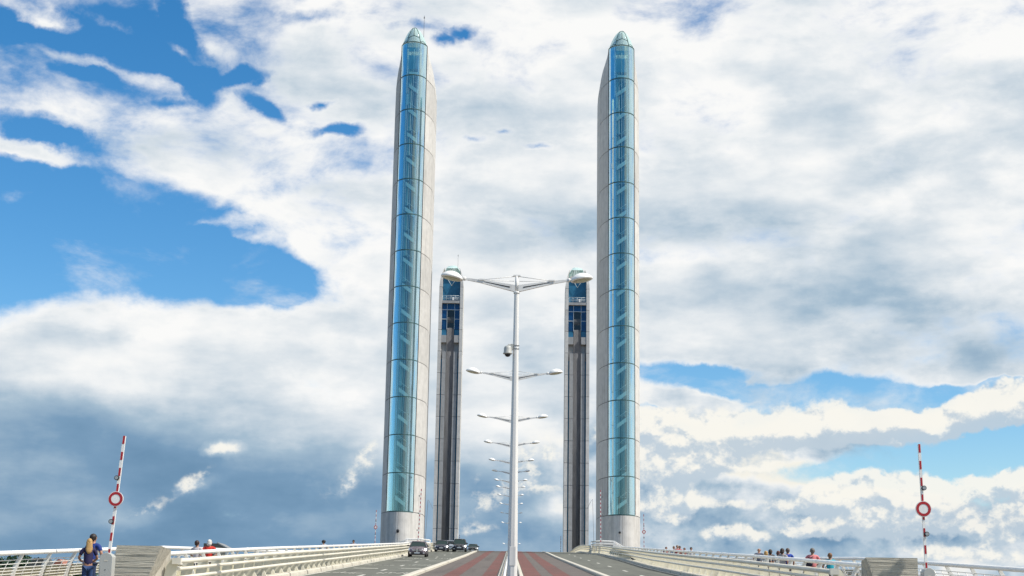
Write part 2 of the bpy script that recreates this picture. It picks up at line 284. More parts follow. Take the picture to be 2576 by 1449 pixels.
M['midglass'] = mat('blue_grey_glass', (.035, .15, .26), .12, spec=.35, noise=(.8, .3))
M['carglass'] = mat('car_glass', (.012, .03, .028), .1, spec=.35)
M['frame'] = mat('dark_teal_frame', (.04, .10, .10), .4)
M['paleframe'] = mat('pale_frame', (.60, .68, .70), .4)

# ------------------------------------------------------------------ mesh helpers
class MB:
    def __init__(s): s.v = []; s.f = []; s.sm = []
    def add(s, vs, fs, smooth=False):
        n = len(s.v); s.v += [tuple(v) for v in vs]; s.f += [tuple(i+n for i in f) for f in fs]; s.sm += [smooth]*len(fs); return s
    def box(s, x0, x1, y0, y1, z0, z1):
        return s.add([(x0, y0, z0), (x1, y0, z0), (x1, y1, z0), (x0, y1, z0), (x0, y0, z1), (x1, y0, z1), (x1, y1, z1), (x0, y1, z1)],
                     [(0, 3, 2, 1), (4, 5, 6, 7), (0, 1, 5, 4), (1, 2, 6, 5), (2, 3, 7, 6), (3, 0, 4, 7)])
    def prism(s, poly, z0, z1, axis='z'):                 # poly in the plane across axis
        n = len(poly)
        def P(a, b, h): return {'z': (a, b, h), 'y': (a, h, b), 'x': (h, a, b)}[axis]
        return s.add([P(a, b, z0) for a, b in poly]+[P(a, b, z1) for a, b in poly],
                     [tuple(range(n))[::-1], tuple(range(n, 2*n))]+[(i, (i+1) % n, (i+1) % n+n, i+n) for i in range(n)])
    def tube(s, pts, r, n=8, smooth=True, flat=1.):       # r number or list; flat = vertical squash
        pts = [Vector(p) for p in pts]; rs = r if isinstance(r, (list, tuple)) else [r]*len(pts)
        vs = []; fs = []
        for i, p in enumerate(pts):
            t = (pts[min(i+1, len(pts)-1)]-pts[max(i-1, 0)]).normalized()
            up = Vector((0, 0, 1)) if abs(t.z) < .95 else Vector((0, 1, 0))
            a = t.cross(up).normalized(); b = a.cross(t).normalized()
            for k in range(n):
                th = 2*math.pi*(k+.5)/n
                vs.append(p+a*(rs[i]*math.cos(th))+b*(rs[i]*flat*math.sin(th)))
        for i in range(len(pts)-1):
            for k in range(n):
                fs.append((i*n+k, i*n+(k+1) % n, (i+1)*n+(k+1) % n, (i+1)*n+k))
        m = len(pts)-1
        s.add(vs, fs, smooth)
        k0 = len(s.v)-len(vs)
        s.f += [tuple(k0+k for k in range(n))[::-1], tuple(k0+m*n+k for k in range(n))]; s.sm += [False, False]
        return s
    def lathe(s, prof, n=20, c=(0, 0, 0), smooth=True):   # prof (r, z)
        vs = []; fs = []
        for r, z in prof:
            for k in range(n):
                a = 2*math.pi*k/n; vs.append((c[0]+r*math.cos(a), c[1]+r*math.sin(a), c[2]+z))
        for i in range(len(prof)-1):
            for k in range(n): fs.append((i*n+k, i*n+(k+1) % n, (i+1)*n+(k+1) % n, (i+1)*n+k))
        s.add(vs, fs, smooth); k0 = len(s.v)-len(vs); m = len(prof)-1
        s.f += [tuple(k0+k for k in range(n))[::-1], tuple(k0+m*n+k for k in range(n))]; s.sm += [False, False]; return s
    def loft(s, rings, closed=True, caps=True, smooth=True):
        n = len(rings[0]); vs = [p for r in rings for p in r]; fs = []
        for i in range(len(rings)-1):
            for k in range(n if closed else n-1):
                fs.append((i*n+k, i*n+(k+1) % n, (i+1)*n+(k+1) % n, (i+1)*n+k))
        s.add(vs, fs, smooth)
        if caps and closed:
            k0 = len(s.v)-len(vs); m = len(rings)-1
            s.f += [tuple(k0+k for k in range(n))[::-1], tuple(k0+m*n+k for k in range(n))]; s.sm += [False, False]
        return s
    def mesh(s, name, m):
        me = bpy.data.meshes.new(name); me.from_pydata(s.v, [], s.f); me.materials.append(m)
        me.polygons.foreach_set('use_smooth', s.sm); me.update()
        b = bmesh.new(); b.from_mesh(me); bmesh.ops.recalc_face_normals(b, faces=b.faces); b.to_mesh(me); b.free()
        return me
    def build(s, name, m, parent=None, bevel=0.):
        o = bpy.data.objects.new(name, s.mesh(name, m)); COL.objects.link(o)
        if parent: o.parent = parent
        if bevel:
            bv = o.modifiers.new('bevel', 'BEVEL'); bv.width = bevel; bv.segments = 2; bv.limit_method = 'ANGLE'
        return o
def tag(o, label=None, cat=None, group=None, kind=None):
    if label: o['label'] = label
    if cat: o['category'] = cat
    if group: o['group'] = group
    if kind: o['kind'] = kind
    return o
def empty(name, loc=(0, 0, 0), rz=0., label=None, cat=None, group=None, kind=None):
    o = bpy.data.objects.new(name, None); COL.objects.link(o); o.location = loc; o.rotation_euler = (0, 0, rz)
    o.empty_display_size = .2
    return tag(o, label, cat, group, kind)
def inst(name, me, parent, loc=(0, 0, 0), rz=0., scale=None):
    o = bpy.data.objects.new(name, me); COL.objects.link(o); o.parent = parent; o.location = loc; o.rotation_euler = (0, 0, rz)
    if scale: o.scale = scale
    return o
KIDS = {}
def copy_tree(o, parent=None):
    c = o.copy(); COL.objects.link(c); c.parent = parent
    for ch in [q for q in bpy.data.objects if q.parent == o]: copy_tree(ch, c)
    return c

# ------------------------------------------------------------------ road profile (height above the eye, along the bridge axis)
PROF = [(-80, -2.0), (-30, -1.9), (0, -1.58), (66.9, 1.80), (107, 3.85), (140, 5.55), (170, 7.15), (189, 8.08), (205, 8.85), (220, 9.30), (240, 9.60), (260, 9.65), (300, 9.35), (340, 8.6), (380, 7.3), (420, 5.6), (480, 2.5), (560, -2.0), (700, -5.0)]
def rz(y):
    for (a, za), (b, zb) in zip(PROF, PROF[1:]):
        if y <= b:
            i = PROF.index((a, za)); p0 = PROF[max(i-1, 0)]; p3 = PROF[min(i+2, len(PROF)-1)]
            t = max(0., (y-a)/(b-a)); h = b-a
            m1 = (zb-p0[1])/(b-p0[0]); m2 = (p3[1]-za)/(p3[0]-a)
            return (2*t**3-3*t*t+1)*za+(t**3-2*t*t+t)*h*m1+(-2*t**3+3*t*t)*zb+(t**3-t*t)*h*m2
    return PROF[-1][1]
def lerp(pts, y):
    if y <= pts[0][0]: return pts[0][1]
    for (a, za), (b, zb) in zip(pts, pts[1:]):
        if y <= b: return za+(zb-za)*(y-a)/(b-a)
    return pts[-1][1]
LEDGE = [(0, -9.0), (64, -8.75), (98, -9.1), (129, -9.3), (155, -9.7), (166, -9.8), (171, -9.0), (185, -9.3), (230, -9.3), (700, -9.3)]
REDGE = [(0, 8.7), (72, 8.45), (93, 8.6), (126, 9.5), (155, 9.9), (166, 9.9), (171, 9.1), (185, 9.4), (230, 9.4), (700, 9.4)]
STEP = [float(y) for y in range(-60, 700, 4)]

def strip(name, xl, xr, m, dz=0., y0=-60, y1=696, kind='structure', thick=None, parent=None, label=None, step=4.):
    n = max(1, int(round((y1-y0)/step))); b = MB(); vs = []; fs = []
    for i in range(n+1):
        y = y0+(y1-y0)*i/n
        a = xl(y) if callable(xl) else xl; c = xr(y) if callable(xr) else xr; z = rz(y)+dz
        if thick: vs += [(a, y, z), (c, y, z), (c, y, z-thick), (a, y, z-thick)]
        else: vs += [(a, y, z), (c, y, z)]
    k = 4 if thick else 2
    for i in range(n):
        if thick:
            for j in range(4): fs.append((i*4+j, i*4+(j+1) % 4, (i+1)*4+(j+1) % 4, (i+1)*4+j))
        else: fs.append((i*2, i*2+1, i*2+3, i*2+2))
    if thick: fs += [(3, 2, 1, 0), (n*4, n*4+1, n*4+2, n*4+3)]
    b.add(vs, fs, True if not thick else False)
    o = b.build(name, m, parent)
    if kind: o['kind'] = kind
    if label: o['label'] = label
    return o

# ------------------------------------------------------------------ setting
MB().add([(-6000, -6000, -9.6), (6000, -6000, -9.6), (6000, 9000, -9.6), (-6000, 9000, -9.6)], [(0, 1, 2, 3)]).build('ground', M['ground'])['kind'] = 'structure'
MB().add([(-3000, 34, -9.2), (3000, 34, -9.2), (3000, 330, -9.2), (-3000, 330, -9.2)], [(0, 1, 2, 3)]).build('river', M['water'])['kind'] = 'structure'
MB().box(-400, 400, -300, 33, -9.4, -3.4).build('quay', M['quay'])['kind'] = 'structure'
MB().add([(-900, 331, -9.3), (900, 331, -9.3), (900, 345, -5), (-900, 345, -5), (900, 1500, -4.5), (-900, 1500, -4.5)], [(0, 1, 2, 3), (3, 2, 4, 5)]).build('far_bank', M['ground'])['kind'] = 'structure'
# deck
strip('bridge_deck', lambda y: lerp(LEDGE, y)-.75, lambda y: lerp(REDGE, y)+.75, M['concrete2'], -.03, thick=2.2)
left_road = strip('left_carriageway', lambda y: lerp(LEDGE, y)-.0, -4.0, M['asphalt'], 0.)
right_road = strip('right_carriageway', 4.0, lambda y: lerp(REDGE, y)+.0, M['asphalt'], 0.)
tram = strip('tramway', -4.05, 4.05, M['tramgrey'], .004)
for x0, x1 in ((-1.25, -.62), (-2.95, -2.25), (.62, 1.4), (1.95, 2.75)):
    strip('red_band', x0, x1, M['red'], .009, kind=None, parent=tram)
for y in [30+6.2*i for i in range(32)]:
    jb = MB()
    for xa, xb in ((-4.0, -.5), (.5, 4.0)): jb.add([(xa, y, rz(y)+.014), (xb, y, rz(y)+.014), (xb, y+.09, rz(y+.09)+.014), (xa, y+.09, rz(y+.09)+.014)], [(0, 1, 2, 3)])
    jb.build('slab_joint', M['kerbgap'], tram)
# kerbs in lengths, end to end
def kerb_line(name, xf, w, h, L, m, y0, y1, gap=.03, parent_label=None):
    root = empty(name, kind='structure'); y = y0; i = 0
    while y < y1:
        ya, yb = y, min(y+L, y1)-gap; xa = xf(ya) if callable(xf) else xf; xb = xf(yb) if callable(xf) else xf
        za, zb = rz(ya), rz(yb); b = MB(); c = .035
        def ring(x, yy, z): return [(x-w/2, yy, z-.1), (x+w/2, yy, z-.1), (x+w/2, yy, z+h-c), (x+w/2-c, yy, z+h), (x-w/2+c, yy, z+h), (x-w/2, yy, z+h-c)]
        b.loft([ring(xa, ya, za), ring(xb, yb, zb)], smooth=False); b.build('kerb_stone', m, root); y += L
    return root
kerb_line('left_tram_kerb', -4.2, .30, .14, 2.5, M['kerb'], -20, 190)
kerb_line('right_tram_kerb', 4.15, .30, .14, 2.5, M['kerb'], -20, 190)
kerb_line('left_median_kerb', -.46, .18, .10, 3.0, M['kerb'], -20, 240)
kerb_line('right_median_kerb', .46, .18, .10, 3.0, M['kerb'], -20, 240)
# white edge lines and dashes
strip('edge_line', lambda y: lerp(LEDGE, y)+.08, lambda y: lerp(LEDGE, y)+.22, M['paintw'], .006, kind=None, parent=left_road)
strip('edge_line', lambda y: lerp(REDGE, y)-.22, lambda y: lerp(REDGE, y)-.08, M['paintw'], .006, kind=None, parent=right_road)
def dash(x, y, L, w, parent, name='lane_dash', skew=0.):
    MB().add([(x-w/2, y, rz(y)+.007), (x+w/2, y, rz(y)+.007), (x+w/2+skew, y+L, rz(y+L)+.007), (x-w/2+skew, y+L, rz(y+L)+.007)], [(0, 1, 2, 3)]).build(name, M['paintw'], parent)
for y in (58, 69, 80.5, 94, 107, 121, 136, 150, 165, 180): dash(6.3+.003*(y-80), y, 3.2, .14, right_road)
for y in (62, 73.5, 86, 99, 112, 127, 142, 158, 174): dash(-6.35, y, 3.0, .15, left_road)
# worn, unreadable stroke rows painted across both left lanes
def stroke_row(xa, xb, y, dep):
    b = MB(); x = xa
    while x < xb-.1:
        w = random.uniform(.10, .30); k = random.random(); h = dep*random.uniform(.5, 1); y0 = y+random.uniform(0, dep*.3)
        if k < .5: q = [(x, y0), (x+.07, y0), (x+w*.9, y0+h), (x+w*.9-.08, y0+h)]
        elif k < .75: q = [(x, y0+h*.4), (x+w, y0+h*.4), (x+w, y0+h*.62), (x, y0+h*.62)]
        else: q = [(x, y0), (x+.09, y0), (x+.09, y0+h), (x, y0+h)]
        b.add([(px, py, rz(py)+.008) for px, py in q], [(0, 1, 2, 3)]); x += w+random.uniform(.04, .12)
    b.build('worn_marking', M['paintw'], left_road)
for y in (67.5, 88, 119): stroke_row(-6.1, -4.45, y, 2.6)
for y in (66.5, 86.5, 117): stroke_row(-8.55, -6.75, y, 2.6)
for y in (79, 106): stroke_row(-6.0, -4.6, y, .8); dash(-5.3, y+.3, .7, 1.1, left_road, 'cross_dash'); dash(-7.6, y-1, .8, 1.3, left_road, 'cross_dash')
dash(-5.3, 61.5, .7, 1.3, left_road, 'cross_dash')
# walkways
FL = -.30
strip('left_walkway', -14.25, -10.05, M['quay'], FL, y0=-60, y1=168, thick=.5)
strip('right_walkway', 10.05, 14.25, M['quay'], FL, y0=-60, y1=168, thick=.5)
# piers
def pier(y, lab):
    p = MB(); p.lathe([(11, -9.5), (11, -6.5), (10.4, -6), (9.6, -6)], 32)
    o = p.build('pier_island', M['concrete2']); o.location = (0, y, 0); o.scale = (2.0, .9, 1); tag(o, lab, 'bridge pier')
pier(177, 'round concrete pier island under the near pair of towers'); pier(300, 'round concrete pier island under the far pair of towers')

# ------------------------------------------------------------------ towers (local: front = -Y, centre of plan at origin)
ZJ = [-9.0, 2.8, 7.3] + [11.8+4.475*k for k in range(13)]        # 11.8 ... 65.5
ZTOP = 69.8
PLAN = [(1.6, -3.6), (1.88, -2.85), (2.12, -2.05), (2.32, -1.15), (2.46, -.2), (2.5, .8), (2.5, 5.2)]
ARC = []
for k in range(-8, 9):
    t = k/8; ARC.append((1.6*math.sin(t*math.pi/2*.86)/math.sin(math.pi/2*.86), -5.2+1.6*(1-math.cos(t*math.pi/2*.86))/(1-math.cos(math.pi/2*.86))))
TT = [(62, 1), (65.5, .97), (66.8, .88), (68, .66), (68.6, .48), (69.2, .26), (69.8, 0.02)]
def flank_ring(z, sgn):
    t = lerp(TT, z)
    out = [(1.6+(x-1.6)*t, y) for x, y in PLAN]
    yb = 5.2 if z < 66 else 5.2-1.2*((z-66)/3.8)**2
    out[-1] = (out[-1][0], yb)
    inn = [(min(1.85, out[-1][0]-.12), yb), (min(1.75, out[3][0]-.10), -1.0), (1.42, -3.35)]
    return [(sgn*x, y, z) for x, y in out+inn]
def make_tower(first):
    T = empty('bridge_tower')
    # concrete flanks, one shell per lift of the formwork
    zs = ZJ+[ZTOP]
    for i in range(len(zs)-1):
        z0, z1 = zs[i]+.035, zs[i+1]-.035
        lev = [z0, z1] if z1 < 62 else [z0+(z1-z0)*k/8 for k in range(9)]
        for sg in (-1, 1):
            b = MB(); b.loft([flank_ring(z, sg) for z in lev], smooth=False)
            b.build('concrete_shell', M['concrete'], T)
        # dark seal set back in the joint
        if i:
            b = MB(); z = zs[i]
            for sg in (-1, 1):
                r = [((abs(x)-.035)*sg if abs(x) > .1 else x, y) for x, y, _ in flank_ring(z-.001, sg)]
                b.prism(r, z-.034, z+.034)
            b.build('joint_seal', M['joint'], T)
    # lower front: solid concrete nose, two leaves
    nose = [(x, y) for x, y in ARC]
    for a, bb in ((0, 9), (8, 17)):
        for z0, z1 in ((-9, 2.77), (2.83, 11.72)):
            seg = [(x*.985 if False else x, y) for x, y in nose[a:bb]]
            if a == 0: poly = seg[:-1]+[(seg[-1][0]-.012, seg[-1][1])]+[(-.012, -3.3), (-1.42, -3.3)]
            else: poly = [(seg[0][0]+.012, seg[0][1])]+seg[1:]+[(1.42, -3.3), (.012, -3.3)]
            MB().prism(poly, z0, z1).build('nose_shell', M['concrete'], T)
    b = MB(); b.prism([(x, y+.0) for x, y in ARC]+[(1.4, -3.3), (-1.4, -3.3)], 11.73, 11.86); b.build('sill', M['frame'], T)
    # glazing: three bent panes per row
    gz = ZJ[3:]+[ZTOP]
    cuts = [0, 5, 11, 16]
    for i in range(len(gz)-1):
        for j in range(3):
            seg = ARC[cuts[j]:cuts[j+1]+1]
            out = [(x, y) for x, y in seg]; inn = [(x*.985, y+.03) for x, y in seg][::-1]
            MB().prism(out+inn, gz[i]+.06, gz[i+1]-.05).build('glass_pane', M[('glassl', 'glass', 'glassr')[j]], T)
        if i:
            rr = [(x*1.012, y-.03) for x, y in ARC]+[(x*.95, y+.10) for x, y in ARC][::-1]
            MB().prism(rr, gz[i]-.055, gz[i]+.055).build('glazing_bar', M['frame'], T)
    for x, y in (ARC[5], ARC[11]):
        MB().tube([(x, y+.05, 11.9), (x, y+.05, ZTOP)], .035, 6).build('mullion', M['frame'], T)
    for sg in (-1, 1):
        MB().box(sg*1.60-.03, sg*1.60+.03, -3.66, -3.50, 11.9, ZTOP).build('edge_trim', M['joint'], T)
    # shaft behind the glass
    MB().box(-1.60, 1.60, -1.05, -.95, 11.8, 68.4).build('shaft_wall', M['innerwall'], T)
    MB().box(-1.50, -.92, -3.2, -3.1, 11.9, 68.4).build('shaft_panel', M['innerdark'], T)  # added panel: reflected blue in its colour, hides the sunlit flank behind
    MB().box(.98, 1.46, -3.62, -3.56, 11.9, 68.4).build('added_pale_liner', M['stair'], T)  # added white panel, brightens the right glass where the flank lies in shade
    MB().box(-.52, -.30, -3.05, -3.0, 11.9, 66.8).build('shaft_panel', M['strip'], T)
    MB().box(.30, .44, -2.6, -2.55, 11.9, 66.8).build('shaft_panel', M['strip'], T)
    for x, y, r in ((-.84, -4.2, .07), (-.72, -4.0, .03), (-.60, -3.0, .04), (.66, -4.2, .05), (.02, -4.0, .028), (-.25, -3.2, .05), (.92, -3.1, .04)):
        MB().tube([(x, y, 11.9), (x, y, 69.3)], r, 6).build('shaft_post', M['stair'], T)
    fl = MB()
    fl.add([(-.6, -4.1, 0), (.56, -4.1, .86), (.56, -4.1, 1.36), (-.6, -4.1, .5), (-.6, -3.95, 0), (.56, -3.95, .86), (.56, -3.95, 1.36), (-.6, -3.95, .5)],
           [(0, 1, 2, 3), (7, 6, 5, 4), (0, 4, 5, 1), (1, 5, 6, 2), (2, 6, 7, 3), (3, 7, 4, 0)])
    fl.tube([(-.6, -4.02, 1.25), (.56, -4.02, 2.1)], .025, 6)
    fm = fl.mesh('stair_flight', M['stair'])
    tr = MB()
    for k in range(7):
        tr.box(-.6+k*.166, -.42+k*.166, -3.9, -2.6, .22+k*.123, .26+k*.123)
    tm = tr.mesh('stair_treads', M['metal'])
    z = 12.4
    while z < 63.5:
        o = inst('stair_flight', fm, T, (0, 0, z)); t = inst('stair_treads', tm, o, (0, 0, 0))
        if z < 60: inst('landing', LAND, T, (0, 0, z+1.5))
        z += 3.19
    # upper rooms seen through the glass
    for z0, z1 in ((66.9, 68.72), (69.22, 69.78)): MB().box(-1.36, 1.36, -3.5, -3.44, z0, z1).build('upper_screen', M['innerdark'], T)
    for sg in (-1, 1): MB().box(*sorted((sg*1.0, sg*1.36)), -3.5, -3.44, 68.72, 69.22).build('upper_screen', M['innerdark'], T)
    MB().box(-.55, .75, -4.4, -2.4, 65.9, 66.15).build('upper_floor', M['stair'], T)
    MB().box(-.9, -.5, -4.3, -4.2, 61.9, 63.3).build('upper_window', M['stair'], T)  # solid white box standing in for daylight through a window
    # inner face: recessed wall, lift grooves, cables
    for i in range(len(zs)-3):
        z0, z1 = zs[i]+.035, zs[i+1]-.035
        if z0 > 52: break
        for sg in (-1, 1):
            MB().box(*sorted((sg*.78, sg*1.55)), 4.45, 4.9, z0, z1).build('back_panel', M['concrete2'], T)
    for sg in (-1, 1):
        MB().box(*sorted((sg*1.55, sg*1.84)), 4.2, 4.5, -9, 50.5).build('lift_groove', M['midglass'], T)
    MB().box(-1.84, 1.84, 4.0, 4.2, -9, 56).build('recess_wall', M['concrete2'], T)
    for k in range(8):
        x = -.66+k*.188
        MB().tube([(x, 4.55, -9), (x, 4.55, 57)], .075, 6).build('lift_cable', M['cable'], T)
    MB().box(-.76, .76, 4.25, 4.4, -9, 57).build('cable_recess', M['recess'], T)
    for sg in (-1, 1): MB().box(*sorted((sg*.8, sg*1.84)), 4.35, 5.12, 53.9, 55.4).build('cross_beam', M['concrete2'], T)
    # back windows
    for sg in (-1, 1):
        for z0, z1, mm in ((55.4, 56.65, 'midglass'), (56.72, 58.8, 'darkglass'), (58.9, 60.75, 'darkglass'), (60.85, 62.05, 'darkglass')):
            MB().box(*sorted((sg*.80, sg*1.84)), 4.5, 4.56, z0, z1).build('back_window', M[mm], T)
        MB().box(*sorted((sg*.74, sg*.80)), 4.45, 4.66, 56.7, 62.1).build('window_post', M['paleframe'], T)
    MB().box(-.74, .74, 4.5, 4.56, 60.85, 62.05).build('back_window', M['darkglass'], T)
    for z in (60.8, 58.85): MB().box(-1.84, 1.84, 4.56, 4.63, z-.045, z+.045).build('window_rail', M['paleframe'], T) if z > 60 else [MB().box(*sorted((s_*.8, s_*1.84)), 4.56, 4.63, z-.045, z+.045).build('window_rail', M['paleframe'], T) for s_ in (-1, 1)]
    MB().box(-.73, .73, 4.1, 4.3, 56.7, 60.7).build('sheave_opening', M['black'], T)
    sh = MB()
    for k in range(7):
        sh.prism([(3.6+.95*math.cos(a), 58.7+1.0*math.sin(a)) for a in [j*math.pi/8 for j in range(16)]], -.62+k*.19, -.52+k*.19, 'x')
    sh.build('sheave_wheel', M['cable'], T)
    MB().box(-1.84, 1.84, 4.0, 5.15, 62.1, 62.65).build('balcony_slab', M['concrete2'], T)
    for z in (63.7, 63.35, 63.0): MB().tube([(-1.8, 5.05, z), (1.8, 5.05, z)], .045, 6).build('balcony_rail', M['paleframe'], T)
    for x in (-1.75, -.85, .05, .95, 1.75): MB().tube([(x, 5.05, 62.65), (x, 5.05, 63.7)], .03, 6).build('balcony_post', M['paleframe'], T)
    MB().box(-.6, -.25, 5.0, 5.12, 62.75, 63.35).build('balcony_box', M['white'], T)
    # blue screen behind the balcony follows the narrowing flanks
    sc_ = []
    for sgl in (-1, 1):
        zz = [62.65, 64, 66, 67, 67.6] if sgl < 0 else [67.6, 67, 66, 64, 62.65]
        for z in zz: sc_.append((sgl*(min(1.8, flank_ring(z, 1)[7][0]-.03)), z))
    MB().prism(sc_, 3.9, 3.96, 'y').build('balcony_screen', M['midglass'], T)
    for sg in (-1, 1): MB().tube([(sg*.95, 4.4, 67.5), (0, 4.4, 65.9)], .05, 6).build('wind_brace', M['paleframe'], T)
    MB().box(-1.5, 1.5, 3.6, 4.3, 67.6, 68.35).build('head_beam', M['concrete'], T)
    MB().box(-.75, .75, 4.3, 4.34, 67.75, 68.2).build('head_window', M['darkglass'], T)
    # top slab and bullet shaped glass cap
    lv = [(69.84, 1.58, -5.2, 3.6), (70.3, 1.42, -5.16, 2.6), (70.8, 1.22, -5.05, 1.2), (71.3, .96, -4.9, -.6), (71.7, .68, -4.7, -2.0), (71.95, .42, -4.5, -2.9), (72.1, .10, -4.2, -3.6)]
    rings = []
    for z, w, yf, yb in lv:
        r = [(x/1.6*w, yf+(y+5.2)*w/1.6, z) for x, y in ARC]
        r += [(w, min(yb-.1, -2.6+.0), z) if False else (w, (r[-1][1]+yb)/2, z), (w*.75, yb, z), (-w*.75, yb, z), (-w, (r[0][1]+yb)/2, z)]
        rings.append(r)
    MB().loft(rings, caps=False).build('glass_cap', M['capglass'], T)
    def capp(xf, z):                                      # point on the cap front at fraction xf of half width
        w = lerp([(a, b_) for a, b_, _, _ in lv], z); yf = lerp([(a, c) for a, _, c, _ in lv], z)
        yy = lerp(sorted(ARC), xf*1.6); return (xf*w, yf+(yy+5.2)*w/1.6-.02, z)
    fr = MB()
    fr.tube([capp(0, 70.75+.1*k) for k in range(13)], .035, 5)
    for sg in (-1, 1):
        fr.tube([capp(sg*f, 70.75-.5*f) for f in (0, .25, .5)], .035, 5)
        fr.tube([capp(sg*f, 69.9+.10*(1-f)+.45*(f-.5 if f < .75 else 1-f)*2) for f in (.5, .62, .75, .87, 1)], .03, 5)
        pts = [capp(sg*.52, 69.85+k*.28) for k in range(8)]; fr.tube(pts, .045, 5)
    fr.tube([capp(-.52+.104*k, 71.75+.27*math.sqrt(max(0, 1-((k-5)/5)**2))) for k in range(11)], .045, 5)
    fr.tube([(x, y-.03, 69.86) for x, y in ARC], .05, 5)
    fr.build('cap_frame', M['frame'], T)
    return T
LAND = None
lb = MB(); lb.box(-.62, .58, -3.9, -2.4, 0, .07); LAND = lb.mesh('landing', M['metal'])
TOWERS = []
t1 = make_tower(True); t1.location = (-13.1, 177, 0)
# left stairs climb the other way: mirror the stair parts by a half-turn shape of their own
def mirror_stairs(T):
    for q in [o for o in bpy.data.objects if o.parent == T and o.name.split('.')[0] in ('stair_flight', 'landing', 'shaft_panel_x')]:
        q.scale = (-1, 1, 1)
t2 = copy_tree(t1); t2.location = (12.9, 177, 0)
t3 = copy_tree(t1); t3.location = (-13.1, 300, .7); t3.rotation_euler = (0, 0, math.pi)
t4 = copy_tree(t1); t4.location = (12.9, 300, .7); t4.rotation_euler = (0, 0, math.pi)
mirror_stairs(t1)
G = 'lifting bridge towers of concrete and blue glass'
tag(t1, 'tall near tower on the left, blue glass front, stair bands falling to the right', 'bridge tower', G)
tag(t2, 'tall near tower on the right, blue glass front, stair bands rising to the right', 'bridge tower', G)
tag(t3, 'smaller far tower on the left, cable groove down its concrete face, above the cars', 'bridge tower', G)
tag(t4, 'smaller far tower on the right, cable groove down its concrete face, beyond the right carriageway', 'bridge tower', G)
# antennas stand on the two left towers
for i, (x, y, z, h, lab) in enumerate([(-12.35, 178.5, 69.0, 7.1, 'thin dark antenna mast on top of the near left tower'), (-12.0, 298, 69.6, 4.2, 'thin dark antenna mast on top of the far left tower')]):
    a = empty('antenna_mast', (x, y, z), label=lab, cat='antenna', group='antenna masts on the left towers')
    MB().tube([(0, 0, 0), (0, 0, h)], [.035, .02], 6).build('mast', M['dark'], a)
    MB().lathe([(.03, 0), (.09, .05), (.03, .22), (.02, .4)], 8, (0, 0, h-.3)).build('tip', M['dark'], a)
# small cameras/lamps on the tower noses
w = MB(); w.lathe([(.05, -.3), (.16, -.2), (.18, 0), (.10, .12)], 10); w.box(-.05, .05, 0, .35, -.05, .05)
o = w.build('nose_lamp', M['dark']); o.location = (-13.1, 171.55, 9.6); tag(o, 'small dark lamp on the concrete nose of the near left tower', 'wall lamp')
o = MB().prism([(.13*math.cos(a*.52), .13*math.sin(a*.52)) for a in range(12)], 0, .25, 'y').build('vent_cap', M['dark']); o.location = (12.55, 171.52, 9.75); tag(o, 'round dark vent cap on the concrete nose of the near right tower', 'vent')

# ------------------------------------------------------------------ street lamps on the median
def make_lamp():
    L = empty('street_lamp')
    # pole: many-sided with a broad flat front
    def ring(r, z): return [(r*math.cos(a)*1.0, r*math.sin(a), z) for a in [math.radians(q) for q in (22, 68, 112, 158, 202, 248, 292, 338)]]
    b = MB(); b.loft([ring(.165, 0), ring(.150, 2.0), ring(.075, 9.12)], smooth=False)
    b.build('pole', M['pole'], L, bevel=.012)
    MB().lathe([(.088, 0), (.092, .03), (.088, .06)], 12, (0, 0, 9.06)).build('collar', M['pole'], L)
    MB().tube([(0, 0, 9.1), (0, 0, 9.62)], .055, 8).build('pole_head', M['pole'], L)
    MB().box(-.11, .11, -.05, .05, 9.60, 9.64).build('finial', M['pole'], L)
    d = MB(); d.box(-.09, .09, -.158, -.150, .9, 1.45); d.build('access_door', M['pole'], L, bevel=.004)
    for sg in (-1, 1):
        a = MB()
        P0, P1 = Vector((sg*.05, 0, 9.22)), Vector((sg*1.58, 0, 9.50))
        # tapered box arm
        def rg(p, h, w): return [(p.x, -w, p.z-h), (p.x, w, p.z-h), (p.x, w, p.z+h), (p.x, -w, p.z+h)]
        a.loft([rg(P0, .105, .05), rg(Vector((sg*1.1, 0, 9.43)), .05, .035), rg(P1, .030, .025)], smooth=False)
        am = a.build('arm', M['pole'], L)
        g = MB(); g.add([(sg*.20, -.054, 9.27), (sg*1.0, -.038, 9.425), (sg*1.0, -.038, 9.405), (sg*.20, -.054, 9.235)], [(0, 1, 2, 3)]); g.build('arm_slot', M['dark'], am)
        MB().box(*sorted((sg*.98, sg*1.16)), -.06, .06, 9.455, 9.50).build('arm_clamp', M['pole'], am)
        MB().lathe([(.03, -.06), (.055, -.03), (.055, .03), (.03, .06)], 10, (sg*1.60, 0, 9.51)).build('arm_joint', M['pole'], am)
        MB().tube([(sg*.08, 0, 9.60), (sg*1.05, 0, 9.48)], .012, 5).build('stay_rod', M['pole'], L)
        MB().tube([(sg*.08, 0, 9.45), (sg*1.0, 0, 9.46)], .010, 5).build('stay_rod', M['pole'], L)
        # dish head, tilted outward-up
        h = MB(); pr = [(.001, .17), (.10, .165), (.19, .135), (.27, .08), (.325, .02), (.345, -.02), (.34, -.045), (.30, -.06)]
        h.lathe(pr, 28)
        hd = h.build('lamp_head', M['white'], L); hd.location = (sg*1.98, 0, 9.56); hd.rotation_euler = (0, math.radians(-9*sg) if sg > 0 else math.radians(11), 0)
        ln = MB(); ln.lathe([(.27, -.064), (.25, -.072), (.10, -.078), (.001, -.079)], 24); l_ = ln.build('lens', M['lens'], hd)
    return L
